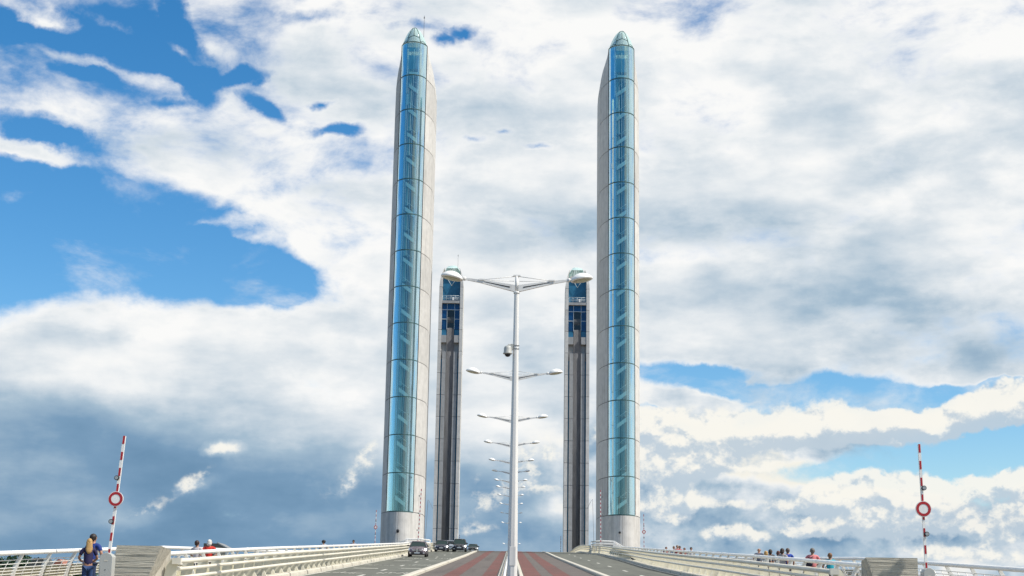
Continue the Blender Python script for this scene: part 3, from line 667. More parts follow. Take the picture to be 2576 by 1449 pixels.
LY = [(43.7, .05, 10.13), (69.6, .03, 11.47), (95.4, -.03, 12.76), (121.3, -.07, 14.02), (149.5, -.09, 15.6), (178, -.15, 17.28), (203, -.17, 18.45), (231, -.2, 19.95), (259, -.2, 20.95), (286, -.12, 21.45), (308.8, -.02, 21.25), (330, 0, 20.55), (377.4, .1, 18.2), (404.3, 0, 17.3)]
lamp = make_lamp()
words = ['nearest', 'second', 'third', 'fourth', 'fifth', 'sixth', 'seventh', 'eighth', 'ninth', 'tenth', 'eleventh', 'twelfth', 'thirteenth', 'farthest']
lamps = [lamp]
for i in range(1, len(LY)): lamps.append(copy_tree(lamp))
for i, (y, x, zh) in enumerate(LY):
    L = lamps[i]; L.location = (x, y, zh-9.56)
    # where the deck crowns, a longer foot carries the same post
    gap = zh-9.56-rz(y)
    if gap > .02:
        MB().tube([(0, 0, -gap), (0, 0, .02)], .17, 8, smooth=False).build('pole_base', M['pole'], L)
    elif gap < 0: L.location.z = rz(y)
    if i == 0: lab = 'nearest street lamp, tall white double-armed post in the middle carrying a dome camera'
    elif i == len(LY)-1: lab = 'farthest double-armed white street lamp, its heads just above the road crest'
    else: lab = f'{words[i]} double-armed white street lamp from the viewer, its arms crossing behind the near post'
    tag(L, lab, 'street lamp', 'double-armed street lamps along the median')
# dome camera bracketed to the nearest post
x0, y0, z0 = .05, 43.7, 0
dc = empty('dome_camera', (-.19, 43.62, 7.9), label='white dome security camera hanging from the nearest lamp post', cat='camera')
MB().lathe([(.02, .10), (.06, .10), (.10, .07), (.115, .02), (.122, -.10), (.14, -.13), (.14, -.15), (.10, -.155)], 20).build('housing', M['grey'], dc)
MB().lathe([(.095, -.15), (.088, -.19), (.06, -.225), (.02, -.24), (.001, -.242)], 18).build('dark_dome', M['black'], dc)
MB().tube([(0, 0, .09), (.02, 0, .13), (.08, .02, .14), (.16, .06, .12)], .022, 8).build('bracket', M['grey'], dc)
MB().box(.10, .17, .0, .10, -.02, .16).build('mounting_plate', M['grey'], dc)
for z in (.12, .02): MB().lathe([(.105, -.01), (.108, 0), (.105, .01)], 14, (.245, .08, z)).build('clamp_band', M['metal'], dc)
# low white guard along the median
mg = empty('median_guard', label='low white guard rail running up the median behind the lamp post', cat='guard rail')
MB().tube([(-.22, y, rz(y)+.36) for y in range(50, 236, 6)], .05, 6).build('rail', M['white'], mg)
pm = MB().box(-.03, .03, -.03, .03, 0, .34).mesh('guard_post', M['white'])
for i in range(62): inst('guard_post', pm, mg, (-.22, 50+3*i, rz(50+3*i)))

# ------------------------------------------------------------------ roadside barriers
def road_barrier(side, edge, label):
    B = empty('road_barrier', label=label, cat='road barrier', group='steel road barriers along the carriageways')
    off = .30*side
    def ex(y): return lerp(edge, y)+off
    ys = [41.0+2.0*i for i in range(130)]
    for h, r, dx in ((1.0, .085, 0.), (.775, .062, -.02*side), (.54, .062, -.05*side)):
        pts = [(ex(y)+dx, y, rz(y)+h-r*.7) for y in ys[::1]]
        MB().tube(pts, r, 8, flat=.85).build('rail', M['barrail'], B)
    # post: a deep plate across the road direction, with a raking foot
    s = side
    prof = [(-.02*s, .0), (.34*s, .0), (.36*s, .45), (.30*s, .80), (.20*s, .93), (-.02*s, .93), (.02*s, .62), (.04*s, .30)]
    pm = MB().prism(prof if s > 0 else prof[::-1], -.012, .012, 'y').mesh('post', M['cream'])
    foot = MB(); foot.add([(-.12*s, -.06, .0), (.06*s, -.06, .0), (.06*s, .06, .0), (-.12*s, .06, .0), (.02*s, -.012, .30), (.04*s, -.012, .30), (.04*s, .012, .30), (.02*s, .012, .30)],
                          [(3, 2, 1, 0), (4, 5, 6, 7), (0, 1, 5, 4), (1, 2, 6, 5), (2, 3, 7, 6), (3, 0, 4, 7)])
    fm = foot.mesh('post_foot', M['cream'])
    for y in ys:
        p = inst('post', pm, B, (ex(y), y, rz(y)+.16)); p.scale = (1, 1, .84/.93)
        inst('post_foot', fm, p)
    # kerb under the barrier, 5 m stones with open drainage gaps
    y = 40.0
    while y < 300:
        b = MB(); ya, yb = y, y+4.72
        n0, n1 = ex(ya), ex(yb)
        def rr(x, yy): return [(x-.26*s, yy, rz(yy)-.05), (x+.42*s, yy, rz(yy)-.05), (x+.42*s, yy, rz(yy)+.17), (x-.18*s, yy, rz(yy)+.17), (x-.24*s, yy, rz(yy)+.14)]
        b.loft([rr(n0, ya), rr(n1, yb)], smooth=False); b.build('kerb_stone', M['kerb'], B)
        g = MB(); yc = y+4.99
        def r2(x, yy): return [(x-.17*s, yy, rz(yy)-.05), (x+.40*s, yy, rz(yy)-.05), (x+.40*s, yy, rz(yy)+.165), (x-.17*s, yy, rz(yy)+.165)]
        g.loft([r2(n1, yb+.01), r2(ex(yc), yc)], smooth=False); g.build('drain_gap', M['kerbgap'], B)
        y += 5.0
    # square cap where the rails begin
    MB().box(*sorted((ex(41)-.1*s, ex(41)+.14*s)), 40.86, 41.0, rz(41)+.86, rz(41)+1.03).build('rail_end', M['barrail'], B)
    return B
road_barrier(-1, LEDGE, 'pale three-rail steel barrier along the outer edge of the left carriageway')
road_barrier(1, REDGE, 'pale three-rail steel barrier along the outer edge of the right carriageway')

# ------------------------------------------------------------------ walkway railings
def railing(x, inn, y0, y1, label):
    """x: line of the handrail; inn: +1 when the posts lean towards +x at the top"""
    B = empty('walkway_railing', label=label, cat='railing', group='white walkway railings')
    outer = abs(x) > 12
    def zf(q): return rz(q)+FL+(lerp([(60, 0), (70, -.14), (80, -.28), (100, -.48), (120, -.55)], q) if outer else 0.)   # outer edge hangs lower further out
    T = 1.38                                              # handrail height over the walkway
    def px(h):                                            # bellied post profile: offset outward with depth below the rail
        t = (T-h)/T; return -inn*(.34*math.sin(min(1, t*1.35)*math.pi/2)-.0)
    n = int((y1-y0)/2)
    ys = [y0+2*i for i in range(n+1)]
    MB().tube([(x, y, zf(y)+T) for y in ys], .068, 10).build('handrail', M['white'], B)
    for yc in range(int(y0)+3, int(y1), 14):
        MB().tube([(x, yc-.11, zf(yc-.11)+T), (x, yc+.11, zf(yc+.11)+T)], .078, 10).build('rail_sleeve', M['railw'], B)
    hs = [1.17, 1.06, .95, .86, .77, .68, .59]
    for h in hs: MB().tube([(x+px(h), y, zf(y)+h) for y in ys], .013, 5).build('rail_bar', M['railw'], B)
    pb = MB(); st = [1.35, 1.2, 1.0, .8, .6, .35, .0]
    rings = []
    for i, h in enumerate(st):
        w = .055+.045*(i/6)
        cxx = px(h)
        rings.append([(cxx-w, -.02, h), (cxx+w, -.02, h), (cxx+w, .02, h), (cxx-w, .02, h)])
    pb.loft(rings, smooth=False); pm = pb.mesh('post', M['railw'])
    bb = MB(); bb.tube([(px(h), 0, h) for h in (1.17, 1.0, .8, .58)], .014, 4); bm_ = bb.mesh('baluster', M['railw'])
    y = y0; step = 2.6; k = 0
    while y < y1:
        inst('post', pm, B, (x, y, zf(y)))
        for q in (1/3, 2/3):
            yy = y+step*q
            if yy < y1: inst('baluster', bm_, B, (x, yy, zf(yy)))
        # woven infill low between the posts
        ya, yb = y+.06, y+step-.06
        v = []
        for yy in (ya, yb):
            for h in (.92, .75, .60):
                v.append((x+px(h)-inn*.016, yy, zf(yy)+h))
                v.append((x+px(h)-inn*.024, yy, zf(yy)+h))
        MB().add(v, [(0, 6, 8, 2), (2, 8, 10, 4), (1, 3, 9, 7), (3, 5, 11, 9), (0, 1, 7, 6), (4, 10, 11, 5), (0, 2, 3, 1), (2, 4, 5, 3), (6, 7, 9, 8), (8, 9, 11, 10)]).build('infill_mesh', M['screen'], B)
        y += step
    return B
railing(-14.0, 1, 22, 166, 'white outer railing of the left walkway, the couple leaning on it')
railing(-10.25, -1, 41.6, 150, 'white inner railing of the left walkway, between walkway and road barrier')
railing(14.0, -1, 22, 166, 'white outer railing of the right walkway, running off the right edge')
railing(10.3, 1, 41.6, 150, 'white inner railing of the right walkway, in front of the walkers')

# white gangway rails beside the feet of the near towers
def gang(pts, lab):
    g = empty('gangway_rail', label=lab, cat='gangway railing', group='white gangway rails at the near towers')
    for dy, dz in ((0, 0), (.0, -.30), (1.4, -.02), (1.4, -.32)):
        MB().tube([(x, y+dy, z+dz) for x, y, z in pts], .06, 6).build('rail', M['white'], g)
    for x, y, z in pts: MB().tube([(x, y, z), (x, y, rz(y)-.2)], .05, 6).build('post', M['white'], g)
gang([(9.2, 170.6, 8.62), (10.3, 170.4, 8.74), (11.8, 170.2, 8.66), (12.9, 170, 8.0)], 'white angled gangway rail at the foot of the near right tower')
gang([(-9.3, 170.6, 8.50), (-10.6, 170.4, 8.60), (-11.9, 170.2, 8.56), (-12.9, 170, 8.05)], 'white angled gangway rail at the foot of the near left tower')

# ------------------------------------------------------------------ concrete blocks at the barrier ends
def block(s, lab):
    B = empty('concrete_block', label=lab, cat='concrete block', group='board-marked concrete end blocks')
    yF, yB = 40.0, 41.3; zt = 1.72; zb = rz(40)-.2
    xo, xi, xi2, xb = ((-10.60, -9.39, -9.95, -9.42) if s < 0 else (10.92, 9.54, 10.05, 9.71))
    f = [(xo, yF, zb), (xi2, yF, zb), (xi, yF, zt), (xo, yF, zt)]
    k = [(xo, yB, zb), (xb, yB, zb), (xb, yB, zt-.06), (xo, yB, zt)]
    MB().add(f+k, [(0, 1, 2, 3), (7, 6, 5, 4), (3, 2, 6, 7), (0, 4, 5, 1), (0, 3, 7, 4)]).build('cast_body', M['board'], B)
    MB().add([f[1], f[2], k[2], k[1]], [(0, 1, 2, 3)]).build('raked_side', M['boardv'], B)
    # formwork board joints standing slightly proud
    i = 0; z = zt-.13
    while z > zb:
        t = (zt-z)/(zt-zb); xe = xi+(xi2-xi)*t
        MB().box(*sorted((xo-.01*s, xe+.02*s)), yF-.004-.003*(i % 2), yF-.001, z, z+.055+.02*((i*7) % 3)).build('board_mark', M['board'], B)
        z -= .13+.02*((i*5) % 3); i += 1
    return B
block(-1, 'weathered board-marked concrete block at the start of the left road barrier')
block(1, 'weathered board-marked concrete block on the right with a lamp shadow across it')

# ------------------------------------------------------------------ lifting barriers
def arm_barrier(name, base, length, lean, bandh, w, sign, lights, cab, label, group, lside=0., first=.0, cabw=.38, cabh=1.22, cabd=.4, up=1.15):
    """base: floor point of the housing; the arm stands nearly upright when open"""
    B = empty(name, base, label=label, cat='barrier', group=group)
    A = empty('x', (0, 0, 0)); bpy.data.objects.remove(A)
    bx = Vector((0, 0, up)); d = Vector((math.sin(lean), 0, math.cos(lean)))
    def seg(m, nm, s0, s1, hw, hd, par, mt):
        a = bx+d*s0; b_ = bx+d*s1; sx_ = Vector((math.cos(lean), 0, -math.sin(lean)))
        v = []
        for p in (a, b_):
            for i, j in ((-1, -1), (1, -1), (1, 1), (-1, 1)): v.append(p+sx_*hw*i+Vector((0, hd*j, 0)))
        return MB().add(v, [(3, 2, 1, 0), (4, 5, 6, 7), (0, 1, 5, 4), (1, 2, 6, 5), (2, 3, 7, 6), (3, 0, 4, 7)]).build(nm, mt, par)
    arm = seg(None, 'arm', 0, length, w, w*.8, B, M['white'])
    s = length-first
    while s > .15:
        s0 = max(.02, s-bandh); seg(None, 'red_band', s0, s+(.004 if s == length else 0), w*.72, w*.8+.006, arm, M['redp']); s -= 2*bandh
    for f in lights:
        c = bx+d*(length*f)+Vector((lside, -w-.05, 0)); r = .072 if w > .036 else .06
        lm = MB(); lm.prism([(c.x+r*math.cos(a), c.z+r*math.sin(a)) for a in [k*math.pi/9 for k in range(18)]], c.y-.03, c.y+.05, 'y'); lo = lm.build('warning_light', M['dark'], B)
        MB().prism([(c.x+r*.72*math.cos(a), c.z+r*.72*math.sin(a)) for a in [k*math.pi/9 for k in range(18)]], c.y-.045, c.y-.031, 'y').build('light_lens', M['lampglass'], lo)
    if sign:
        f, R = sign; c = bx+d*(length*f)+Vector((0, -w*.8-.03, 0))
        def disc(r, y0, y1, nm, mt, par, hole=0.):
            n = 36; b = MB()
            if not hole: b.prism([(c.x+r*math.cos(a), c.z+r*math.sin(a)) for a in [2*math.pi*k/n for k in range(n)]], y0, y1, 'y')
            else:
                v = []; fs = []
                for yy in (y0, y1):
                    for q in (r, hole):
                        v += [(c.x+q*math.cos(2*math.pi*k/n), yy, c.z+q*math.sin(2*math.pi*k/n)) for k in range(n)]
                for k in range(n):
                    k2 = (k+1) % n
                    fs += [(k, k2, n+k2, n+k), (2*n+k, 3*n+k, 3*n+k2, 2*n+k2), (k, 2*n+k, 2*n+k2, k2), (n+k, n+k2, 3*n+k2, 3*n+k)]
                b.add(v, fs)
            return b.build(nm, mt, par)
        sg = disc(R, c.y-.02, c.y+.02, 'round_sign', M['white'], B)
        disc(R*.93, c.y-.026, c.y-.021, 'red_ring', M['redp'], sg, R*.60)
    if cab:
        pf = [(-cabw/2-.02, 0), (cabw/2+.02, 0), (cabw/2, cabh-.10), (cabw/2-.05, cabh-.03), (.04, cabh+.02), (-.04, cabh+.02), (-cabw/2+.05, cabh-.03), (-cabw/2, cabh-.10)]
        c = MB().prism(pf, -cabd/2-.12, cabd/2-.12, 'y').build('housing', M['grey'], B, bevel=.012)
        MB().box(-cabw/2+.03, cabw/2-.03, -cabd/2-.128, -cabd/2-.121, .1, cabh-.42).build('door', M['grey'], c)
        MB().box(-.012, .012, -cabd/2-.135, -cabd/2-.129, cabh-.50, cabh-.476).build('keyhole', M['dark'], c)
        MB().box(-.05, .05, -cabd/2-.126, -cabd/2-.121, cabh-.24, cabh-.20).build('maker_plate', M['kerb'], c)
    return B
GB = 'upright red and white barrier arms with round signs'
arm_barrier('lifting_barrier', (-12.13, 45, 1.61-1.15), 3.64, math.radians(3.2), .245, .043, (.47, .228), (.645, .283), True,
            'upright red and white barrier arm with round red sign, left, beside the concrete block', GB, lside=-.05)
arm_barrier('lifting_barrier', (12.54, 45, 1.55-1.15), 3.83, math.radians(-.8), .255, .040, (.485, .24), (.65, .288), True,
            'upright red and white barrier arm with round red sign, right, beside the concrete block', GB, lside=.05, cabw=.34)
arm_barrier('lifting_barrier', (-13.72, 150, rz(150)+FL), 3.45, math.radians(.6), .22, .034, (.50, .19), (.68, .3), True,
            'small distant red and white barrier arm with sign left of the near left tower', GB)
arm_barrier('lifting_barrier', (13.42, 150, rz(150)+FL), 3.45, math.radians(-.3), .22, .034, (.49, .19), (.66, .32), True,
            'small distant red and white barrier arm with sign right of the near right tower', GB)
GR = 'tall striped arms across the carriageways, standing open'
arm_barrier('boom_gate', (-10.32, 165, rz(165)+.1), 6.0, math.radians(2.0), .235, .056, None, (.87, .55, .24), True,
            'tall striped road barrier arm standing against the near left tower', GR, lside=-.18, cabw=.5, cabh=1.0, up=.85)
arm_barrier('boom_gate', (10.15, 168, rz(168)+.1), 6.3, math.radians(-.4), .235, .056, None, (.87, .55, .24), True,
            'tall striped road barrier arm standing against the near right tower', GR, lside=.18, cabw=.5, cabh=1.0, up=.85)
arm_barrier('boom_gate', (-10.6, 306, rz(306)+.1), 6.2, 0, .235, .056, None, (.8, .5), True, 'distant striped barrier arm right of the far left tower', GR, up=.85)
arm_barrier('boom_gate', (10.25, 306, rz(306)+.1), 6.2, 0, .235, .056, None, (.8, .5), True, 'distant striped barrier arm left of the far right tower', GR, up=.85)
for x, y, h, s, lab in ((-9.6, 166, 5.6, 1, 'thin bent wire post beside the near left tower'), (9.4, 168, 6.0, -1, 'thin bent wire post beside the near right tower')):
    o = MB().tube([(0, 0, 0), (.12*s, 0, h*.6), (.2*s, 0, h), (.45*s, 0, h-.35), (.75*s, 0, h-1.0)], .02, 5).build('wire_post', M['metal'])
    o.location = (x, y, rz(y)+.2); tag(o, lab, 'wire post', 'thin bent wire posts')

# ------------------------------------------------------------------ cars
def make_car(paint, H=1.45, Wd=1.73, kind='hatch', label='', grille='wide', loc=(0, 0), sc=1., lights=True, diamond=False, van=0., pc=None):
    """front towards -Y"""
    C = empty('parked', (0, 0, 0)); C.name = 'car'
    w = Wd/2; Lh = 2.0
    st = [(-2.0, .22, .52, .66), (-1.97, .20, .62, .78), (-1.8, .19, .76, .86), (-1.5, .18, .86, .95), (-1.0, .18, .93, .985), (-.7, .18, .97, 1.), (0, .18, .99, 1.), (1.0, .18, 1.0, 1.), (1.6, .2, 1.0, .97), (1.9, .25, .95, .90), (1.98, .3, .85, .84)]
    rings = []
    for y, zb, zt, ws in st:
        W_ = w*ws
        rings.append([(-W_*.86, y, zb), (-W_*.98, y, zb+.10), (-W_, y, (zb+zt)/2), (-W_*.97, y, zt-.14), (-W_*.86, y, zt-.02), (-W_*.45, y, zt+.025), (0, y, zt+.035), (W_*.45, y, zt+.025), (W_*.86, y, zt-.02), (W_*.97, y, zt-.14), (W_, y, (zb+zt)/2), (W_*.98, y, zb+.10), (W_*.86, y, zb)])
    MB().loft(rings).build('body', paint, C)
    # cabin: dark glass volume, roof and pillars over it
    cab = [(-.95-van*.3, .95, .80), (-.35-van*.25, H-.10, .66), (.1, H-.035, .645), (1.0, H-.04, .64), (1.55, H-.12, .62), (1.93, .95, .76)]
    rg = []
    for y, z, hw in cab: rg.append(((-hw*w/.865, y, z), (hw*w/.865, y, z)))
    v = [(-.78*w/.865, -.95-van*.3, .93), (.78*w/.865, -.95-van*.3, .93), (.62*w/.865, -.30-van*.25, H-.09), (-.62*w/.865, -.30-van*.25, H-.09)]
    b = MB(); k = w/.865
    bot = [(-.78*k, -.95-van*.3), (.78*k, -.95-van*.3), (.83*k, -.2), (.83*k, 1.3), (.70*k, 1.92), (-.70*k, 1.92), (-.83*k, 1.3), (-.83*k, -.2)]
    top = [(-.60*k, -.30-van*.25), (.60*k, -.30-van*.25), (.65*k, .1), (.64*k, 1.1), (.58*k, 1.50), (-.58*k, 1.50), (-.64*k, 1.1), (-.65*k, .1)]
    b.loft([[(x, y, .93) for x, y in bot], [(x, y, H-.10) for x, y in top]], smooth=False); b.build('window_glass', M['carglass'], C)
    rt = [(x*1.01, y) for x, y in top]
    b = MB(); b.loft([[(x, y, H-.10) for x, y in rt], [(x*.99, y*.99, H-.06) for x, y in rt], [(x*.86, y*.90+.06, H-.01) for x, y in rt], [(x*.3, y*.5+.3, H) for x, y in rt]]); b.build('roof', paint, C)
    for sg in (-1, 1):
        MB().tube([(sg*.785*k, -.95-van*.3, .94), (sg*.61*k, -.30-van*.25, H-.09)], .035, 6).build('pillar', paint, C)
        MB().tube([(sg*.835*k, .35, .95), (sg*.65*k, .40, H-.09)], .03, 6).build('pillar', paint, C)
        MB().tube([(sg*.80*k, 1.5, .95), (sg*.60*k, 1.40, H-.09)], .05, 6).build('pillar', paint, C)
        m = MB(); m.lathe([(.02, -.07), (.08, -.06), (.09, 0), (.075, .07), (.02, .08)], 10); mo = m.build('mirror', M['dark'], C); mo.location = (sg*(w+.06), -.62-van*.2, 1.0); mo.scale = (1.15, .7, 1)
        # headlight wraps the corner
        if lights:
            hl = MB(); x0_, x1_ = .46*w, .93*w
            hl.add([(sg*x0_, -1.985, .60), (sg*x1_, -1.76, .60), (sg*x1_, -1.62, .80), (sg*x0_*1.15, -1.87, .745), (sg*x0_, -1.90, .60), (sg*x1_*.9, -1.6, .60), (sg*x1_*.9, -1.5, .78), (sg*x0_*1.15, -1.75, .73)],
                   [(0, 1, 2, 3), (7, 6, 5, 4), (0, 4, 5, 1), (3, 2, 6, 7), (0, 3, 7, 4), (1, 5, 6, 2)])
            hl.build('headlight', M['headlamp'], C)
            MB().box(*sorted((sg*.60*w, sg*.80*w)), -2.0, -1.93, .33, .40).build('fog_light', M['headlamp'], C)
        for y in (-1.28, 1.28):
            t = MB(); t.lathe([(.18, -.1), (.27, -.1), (.30, -.07), (.30, .07), (.27, .1), (.18, .1)], 20); tb = t.build('wheel', M['dark'], C)
            tb.location = (sg*(w-.10), y, .30); tb.rotation_euler = (0, math.pi/2, 0)
            rm = MB(); rm.lathe([(.03, .09), (.17, .085), (.185, .06), (.185, -.06), (.17, -.085), (.03, -.09)], 16); rm.build('rim', M['metal'], tb)
    MB().box(-.50*w/.865, .50*w/.865, -2.022, -1.95, .26, .42).build('lower_intake', M['dark'], C)
    if grille == 'wide': MB().box(-.40, .40, -2.015, -1.95, .585, .665).build('grille', M['black'], C)
    else: MB().box(-.34, .34, -2.0, -1.93, .56, .60).build('grille', M['black'], C)
    MB().box(-.25, .25, -2.04, -2.024, (.33 if grille == 'wide' else .46), (.43 if grille == 'wide' else .56)).build('number_plate', M['plate'], C)
    if diamond:
        o_, i_ = [(0, .79), (.125, .625), (0, .46), (-.125, .625)], [(0, .725), (.075, .625), (0, .525), (-.075, .625)]
        MB().prism([(x*1.25, .625+(z-.625)*1.12) for x, z in o_], -2.03, -2.016, 'y').build('badge_surround', M['black'], C)
        v = [(x, -2.046, z) for x, z in o_+i_]+[(x, -2.031, z) for x, z in o_+i_]; f = []
        for q in range(4):
            q2 = (q+1) % 4; f += [(q, q2, 4+q2, 4+q), (8+q, 12+q, 12+q2, 8+q2), (q, 8+q, 8+q2, q2), (4+q, 4+q2, 12+q2, 12+q)]
        MB().add(v, f).build('diamond_badge', M['headlamp'], C)
        for sg in (-1, 1): MB().box(*sorted((sg*.20, sg*.44)), -2.026, -2.016, .60, .655).build('daytime_light', M['white'], C)
    elif diamond is None: MB().prism([(0, .74), (.06, .68), (0, .62), (-.06, .68)], -2.02, -1.99, 'y').build('badge', M['headlamp'], C)
    else:
        cv = MB()
        for dz in (0, .07):
            for sg in (-1, 1): cv.add([(0, -2.025, .66+dz), (sg*.10, -2.025, .61+dz), (sg*.10, -2.025, .585+dz), (0, -2.025, .635+dz), (0, -2.015, .66+dz), (sg*.10, -2.015, .61+dz), (sg*.10, -2.015, .585+dz), (0, -2.015, .635+dz)], [(0, 1, 2, 3), (7, 6, 5, 4), (0, 4, 5, 1), (3, 2, 6, 7), (1, 5, 6, 2)])
        cv.build('chevron_badge', M['metal'], C)
    # seats and rear light through the cabin read as paler patches: rear window strip
    x, y = loc; sl_ = math.atan2(rz(y+2)-rz(y-2), 4)
    C.location = (x, y, rz(y)+.01); C.rotation_euler = (sl_, 0, 0); C.scale = (sc, sc, sc)
    tag(C, label, 'car', 'cars coming over the bridge')
    return C
M['headlamp'] = mat('headlamp_glass', (.75, .78, .80), .1, metal=.3)
M['plate'] = mat('number_plate', (.55, .58, .60), .4)
def carpaint(n, c): return mat(n, c, .35, metal=.1, coat=.35, noise=(2, .03))
make_car(carpaint('mauve_grey_paint', (.115, .088, .098)), 1.45, 1.73, label='mauve grey hatchback with a diamond badge, nearest of the cars', loc=(-7.95, 128), sc=.92, diamond=True)
make_car(carpaint('dark_blue_paint', (.014, .016, .028)), 1.50, 1.77, label='dark blue hatchback beside the left barrier, second car in line', loc=(-7.95, 171.5), sc=.88, grille='thin', diamond=False)
make_car(carpaint('white_car_paint', (.62, .64, .64)), 1.45, 1.75, label='white car half hidden between the two dark cars', loc=(-7.45, 181), sc=.90, diamond=False)
make_car(carpaint('black_paint', (.010, .010, .014)), 1.55, 1.66, label='black tall hatchback with bright headlamps, right of the white car', loc=(-5.95, 173), sc=.97, grille='thin', diamond=None, van=.4)
make_car(carpaint('dark_green_paint', (.02, .024, .024)), 1.42, 1.72, label='dark car of which only the roof and windscreen rise over the crest', loc=(-5.75, 226), sc=.95, diamond=False)

# ------------------------------------------------------------------ people
def skin_obj(name, V, E_, m, parent, sub=1):
    me = bpy.data.meshes.new(name+'_cage'); me.from_pydata([v[:3] for v in V], E_, [])
    o = bpy.data.objects.new(name, me); COL.objects.link(o)
    s = o.modifiers.new('skin', 'SKIN'); s.use_smooth_shade = True
    for i, v in enumerate(V):
        sv = me.skin_vertices[0].data[i]; sv.radius = v[3] if isinstance(v[3], tuple) else (v[3], v[3]); sv.use_root = (i == 0)
    ss = o.modifiers.new('sub', 'SUBSURF'); ss.levels = sub; ss.render_levels = sub
    dg = bpy.context.evaluated_depsgraph_get(); ev = o.evaluated_get(dg)
    nm = bpy.data.meshes.new_from_object(ev); o.modifiers.clear(); o.data = nm; nm.materials.clear(); nm.materials.append(m)
    for p in nm.polygons: p.use_smooth = True
    o.parent = parent; bpy.data.meshes.remove(me); return o
SKINM = mat('skin', (.42, .22, .14), .55)
SKIND = mat('skin_tanned', (.30, .15, .09), .55)
mats = {}
def cm(c, r=.8, pat=None):
    k = (c, r)
    if k not in mats: mats[k] = mat('cloth_%d' % len(mats), c, r, noise=(pat or 3, .12 if not pat else .5))
    return mats[k]
def person(x, y, h, face, shirt, trousers, hair, label, pose='stand', hairlen='short', sleeve=True, bag=None, skin=None, group='people on the walkways', floor=None, lean=0.):
    """built for 1.75 m then scaled; face = heading in degrees, 0 looks along +Y"""
    P = empty('person', (x, y, rz(y)+FL if floor is None else floor), -math.radians(face), label=label, cat='person', group=group)
    k = h/1.75; P.scale = (k*(.94 if hairlen == 'long' else 1.08), k*1.05, k); sk = skin or SKINM
    ly = lean
    hips = (0, 0, .93, (.145, .10))
    if pose == 'rest': A = {s: [(s*.19, ly+.02, 1.42, .055), (s*.30, ly+.03, 1.17, .045), (s*.20, ly+.24, 1.08, .035), (s*.15, ly+.30, 1.08, .035)] for s in (-1, 1)}
    elif pose == 'behind': A = {s: [(s*.19, 0, 1.42, .055), (s*.34, -.06, 1.16, .045), (s*.10, -.17, 1.00, .035), (s*.03, -.19, .97, .035)] for s in (-1, 1)}
    else: A = {s: [(s*.19, 0, 1.42, .055), (s*.26, -.02, 1.14, .045), (s*.24, .08, .90, .035), (s*.235, .11, .83, .033)] for s in (-1, 1)}
    st = .10 if pose == 'walk' else .02
    V = [hips, (0, ly*.4, 1.10, (.125, .085)), (0, ly*.8, 1.30, (.155, .10)), (0, ly, 1.43, (.10, .07)), (0, ly+.01, 1.50, .052), (0, ly+.02, 1.57, .066), (0, ly+.025, 1.66, (.080, .098)), (0, ly+.02, 1.72, (.055, .07))]
    E_ = [(i, i+1) for i in range(7)]
    for s in (-1, 1):
        n = len(V); V += A[s]; E_ += [(3, n), (n, n+1), (n+1, n+2), (n+2, n+3)]
        wv_ = Vector(A[s][3][:3]); dv = (wv_-Vector(A[s][2][:3])).normalized(); sd = Vector((s, 0, 0)) if abs(dv.x) < .8 else Vector((0, 0, 1))
        sd = (sd-dv*sd.dot(dv)).normalized()
        for q, ln in ((-.03, .065), (-.01, .08), (.01, .075), (.03, .06)):
            m_ = len(V); a = wv_+sd*q+dv*.03; b_ = wv_+sd*q*1.2+dv*(.03+ln*.55)+Vector((0, 0, -.004)); c = wv_+sd*q*1.2+dv*(.03+ln)+Vector((0, 0, -.018))
            V += [(*a, .010), (*b_, .009), (*c, .008)]; E_ += [(n+3, m_), (m_, m_+1), (m_+1, m_+2)]
        m_ = len(V); V += [(*(wv_-sd*.035+Vector((0, .02, 0))), .011), (*(wv_-sd*.045+dv*.04+Vector((0, .02, 0))), .009)]; E_ += [(n+3, m_), (m_, m_+1)]
        n = len(V); f = st*s
        V += [(s*.095, 0, .88, .085), (s*.10, f*.6+.01, .50, .058), (s*.105, f-.01, .09, .038), (s*.11, f+.10, .04, .040)]; E_ += [(0, n), (n, n+1), (n+1, n+2), (n+2, n+3)]
    skin_obj('body', V, E_, sk, P)
    # nose, ears and eyes
    fc = MB(); fc.add([(-.014, ly+.118, 1.625), (.014, ly+.118, 1.625), (0, ly+.145, 1.622), (0, ly+.115, 1.665)], [(0, 1, 2), (0, 2, 3), (1, 3, 2), (0, 3, 1)])
    for s in (-1, 1): fc.lathe([(.004, -.03), (.016, -.02), (.018, .01), (.006, .03)], 8, (s*.086, ly+.02, 1.64))
    fc.build('nose_and_ears', sk, P)
    ey = MB()
    for s in (-1, 1): ey.lathe([(.002, -.012), (.013, 0), (.002, .012)], 8, (s*.032, ly+.106, 1.665))
    ey.build('eyes', M['dark'], P)
    # clothes
    S_ = [(0, 0, .90, (.165, .118)), (0, ly*.4, 1.08, (.150, .108)), (0, ly*.8, 1.28, (.178, .122)), (0, ly, 1.44, (.115, .085))]
    ES = [(0, 1), (1, 2), (2, 3)]
    for s in (-1, 1):
        n = len(S_); a = A[s]; e = a[1] if not sleeve else a[2]
        el_ = Vector(a[1][:3])*(.72 if sleeve != 'long' else 1)+Vector(a[0][:3])*(.28 if sleeve != 'long' else 0)
        S_ += [(a[0][0], a[0][1], a[0][2], .075), (*el_, .064)]; ES += [(3, n), (n, n+1)]
        if sleeve == 'long': S_.append((*a[2][:3], .052)); ES.append((n+1, n+2))
    skin_obj('shirt', S_, ES, cm(*shirt) if isinstance(shirt[0], tuple) else cm(shirt), P)
    Tr = [(0, 0, .95, (.158, .113))]; ET = []
    for s in (-1, 1):
        n = len(Tr); f = st*s; Tr += [(s*.095, 0, .86, .100), (s*.10, f*.6+.01, .50, .075), (s*.105, f-.01, .10, .062)]; ET += [(0, n), (n, n+1), (n+1, n+2)]
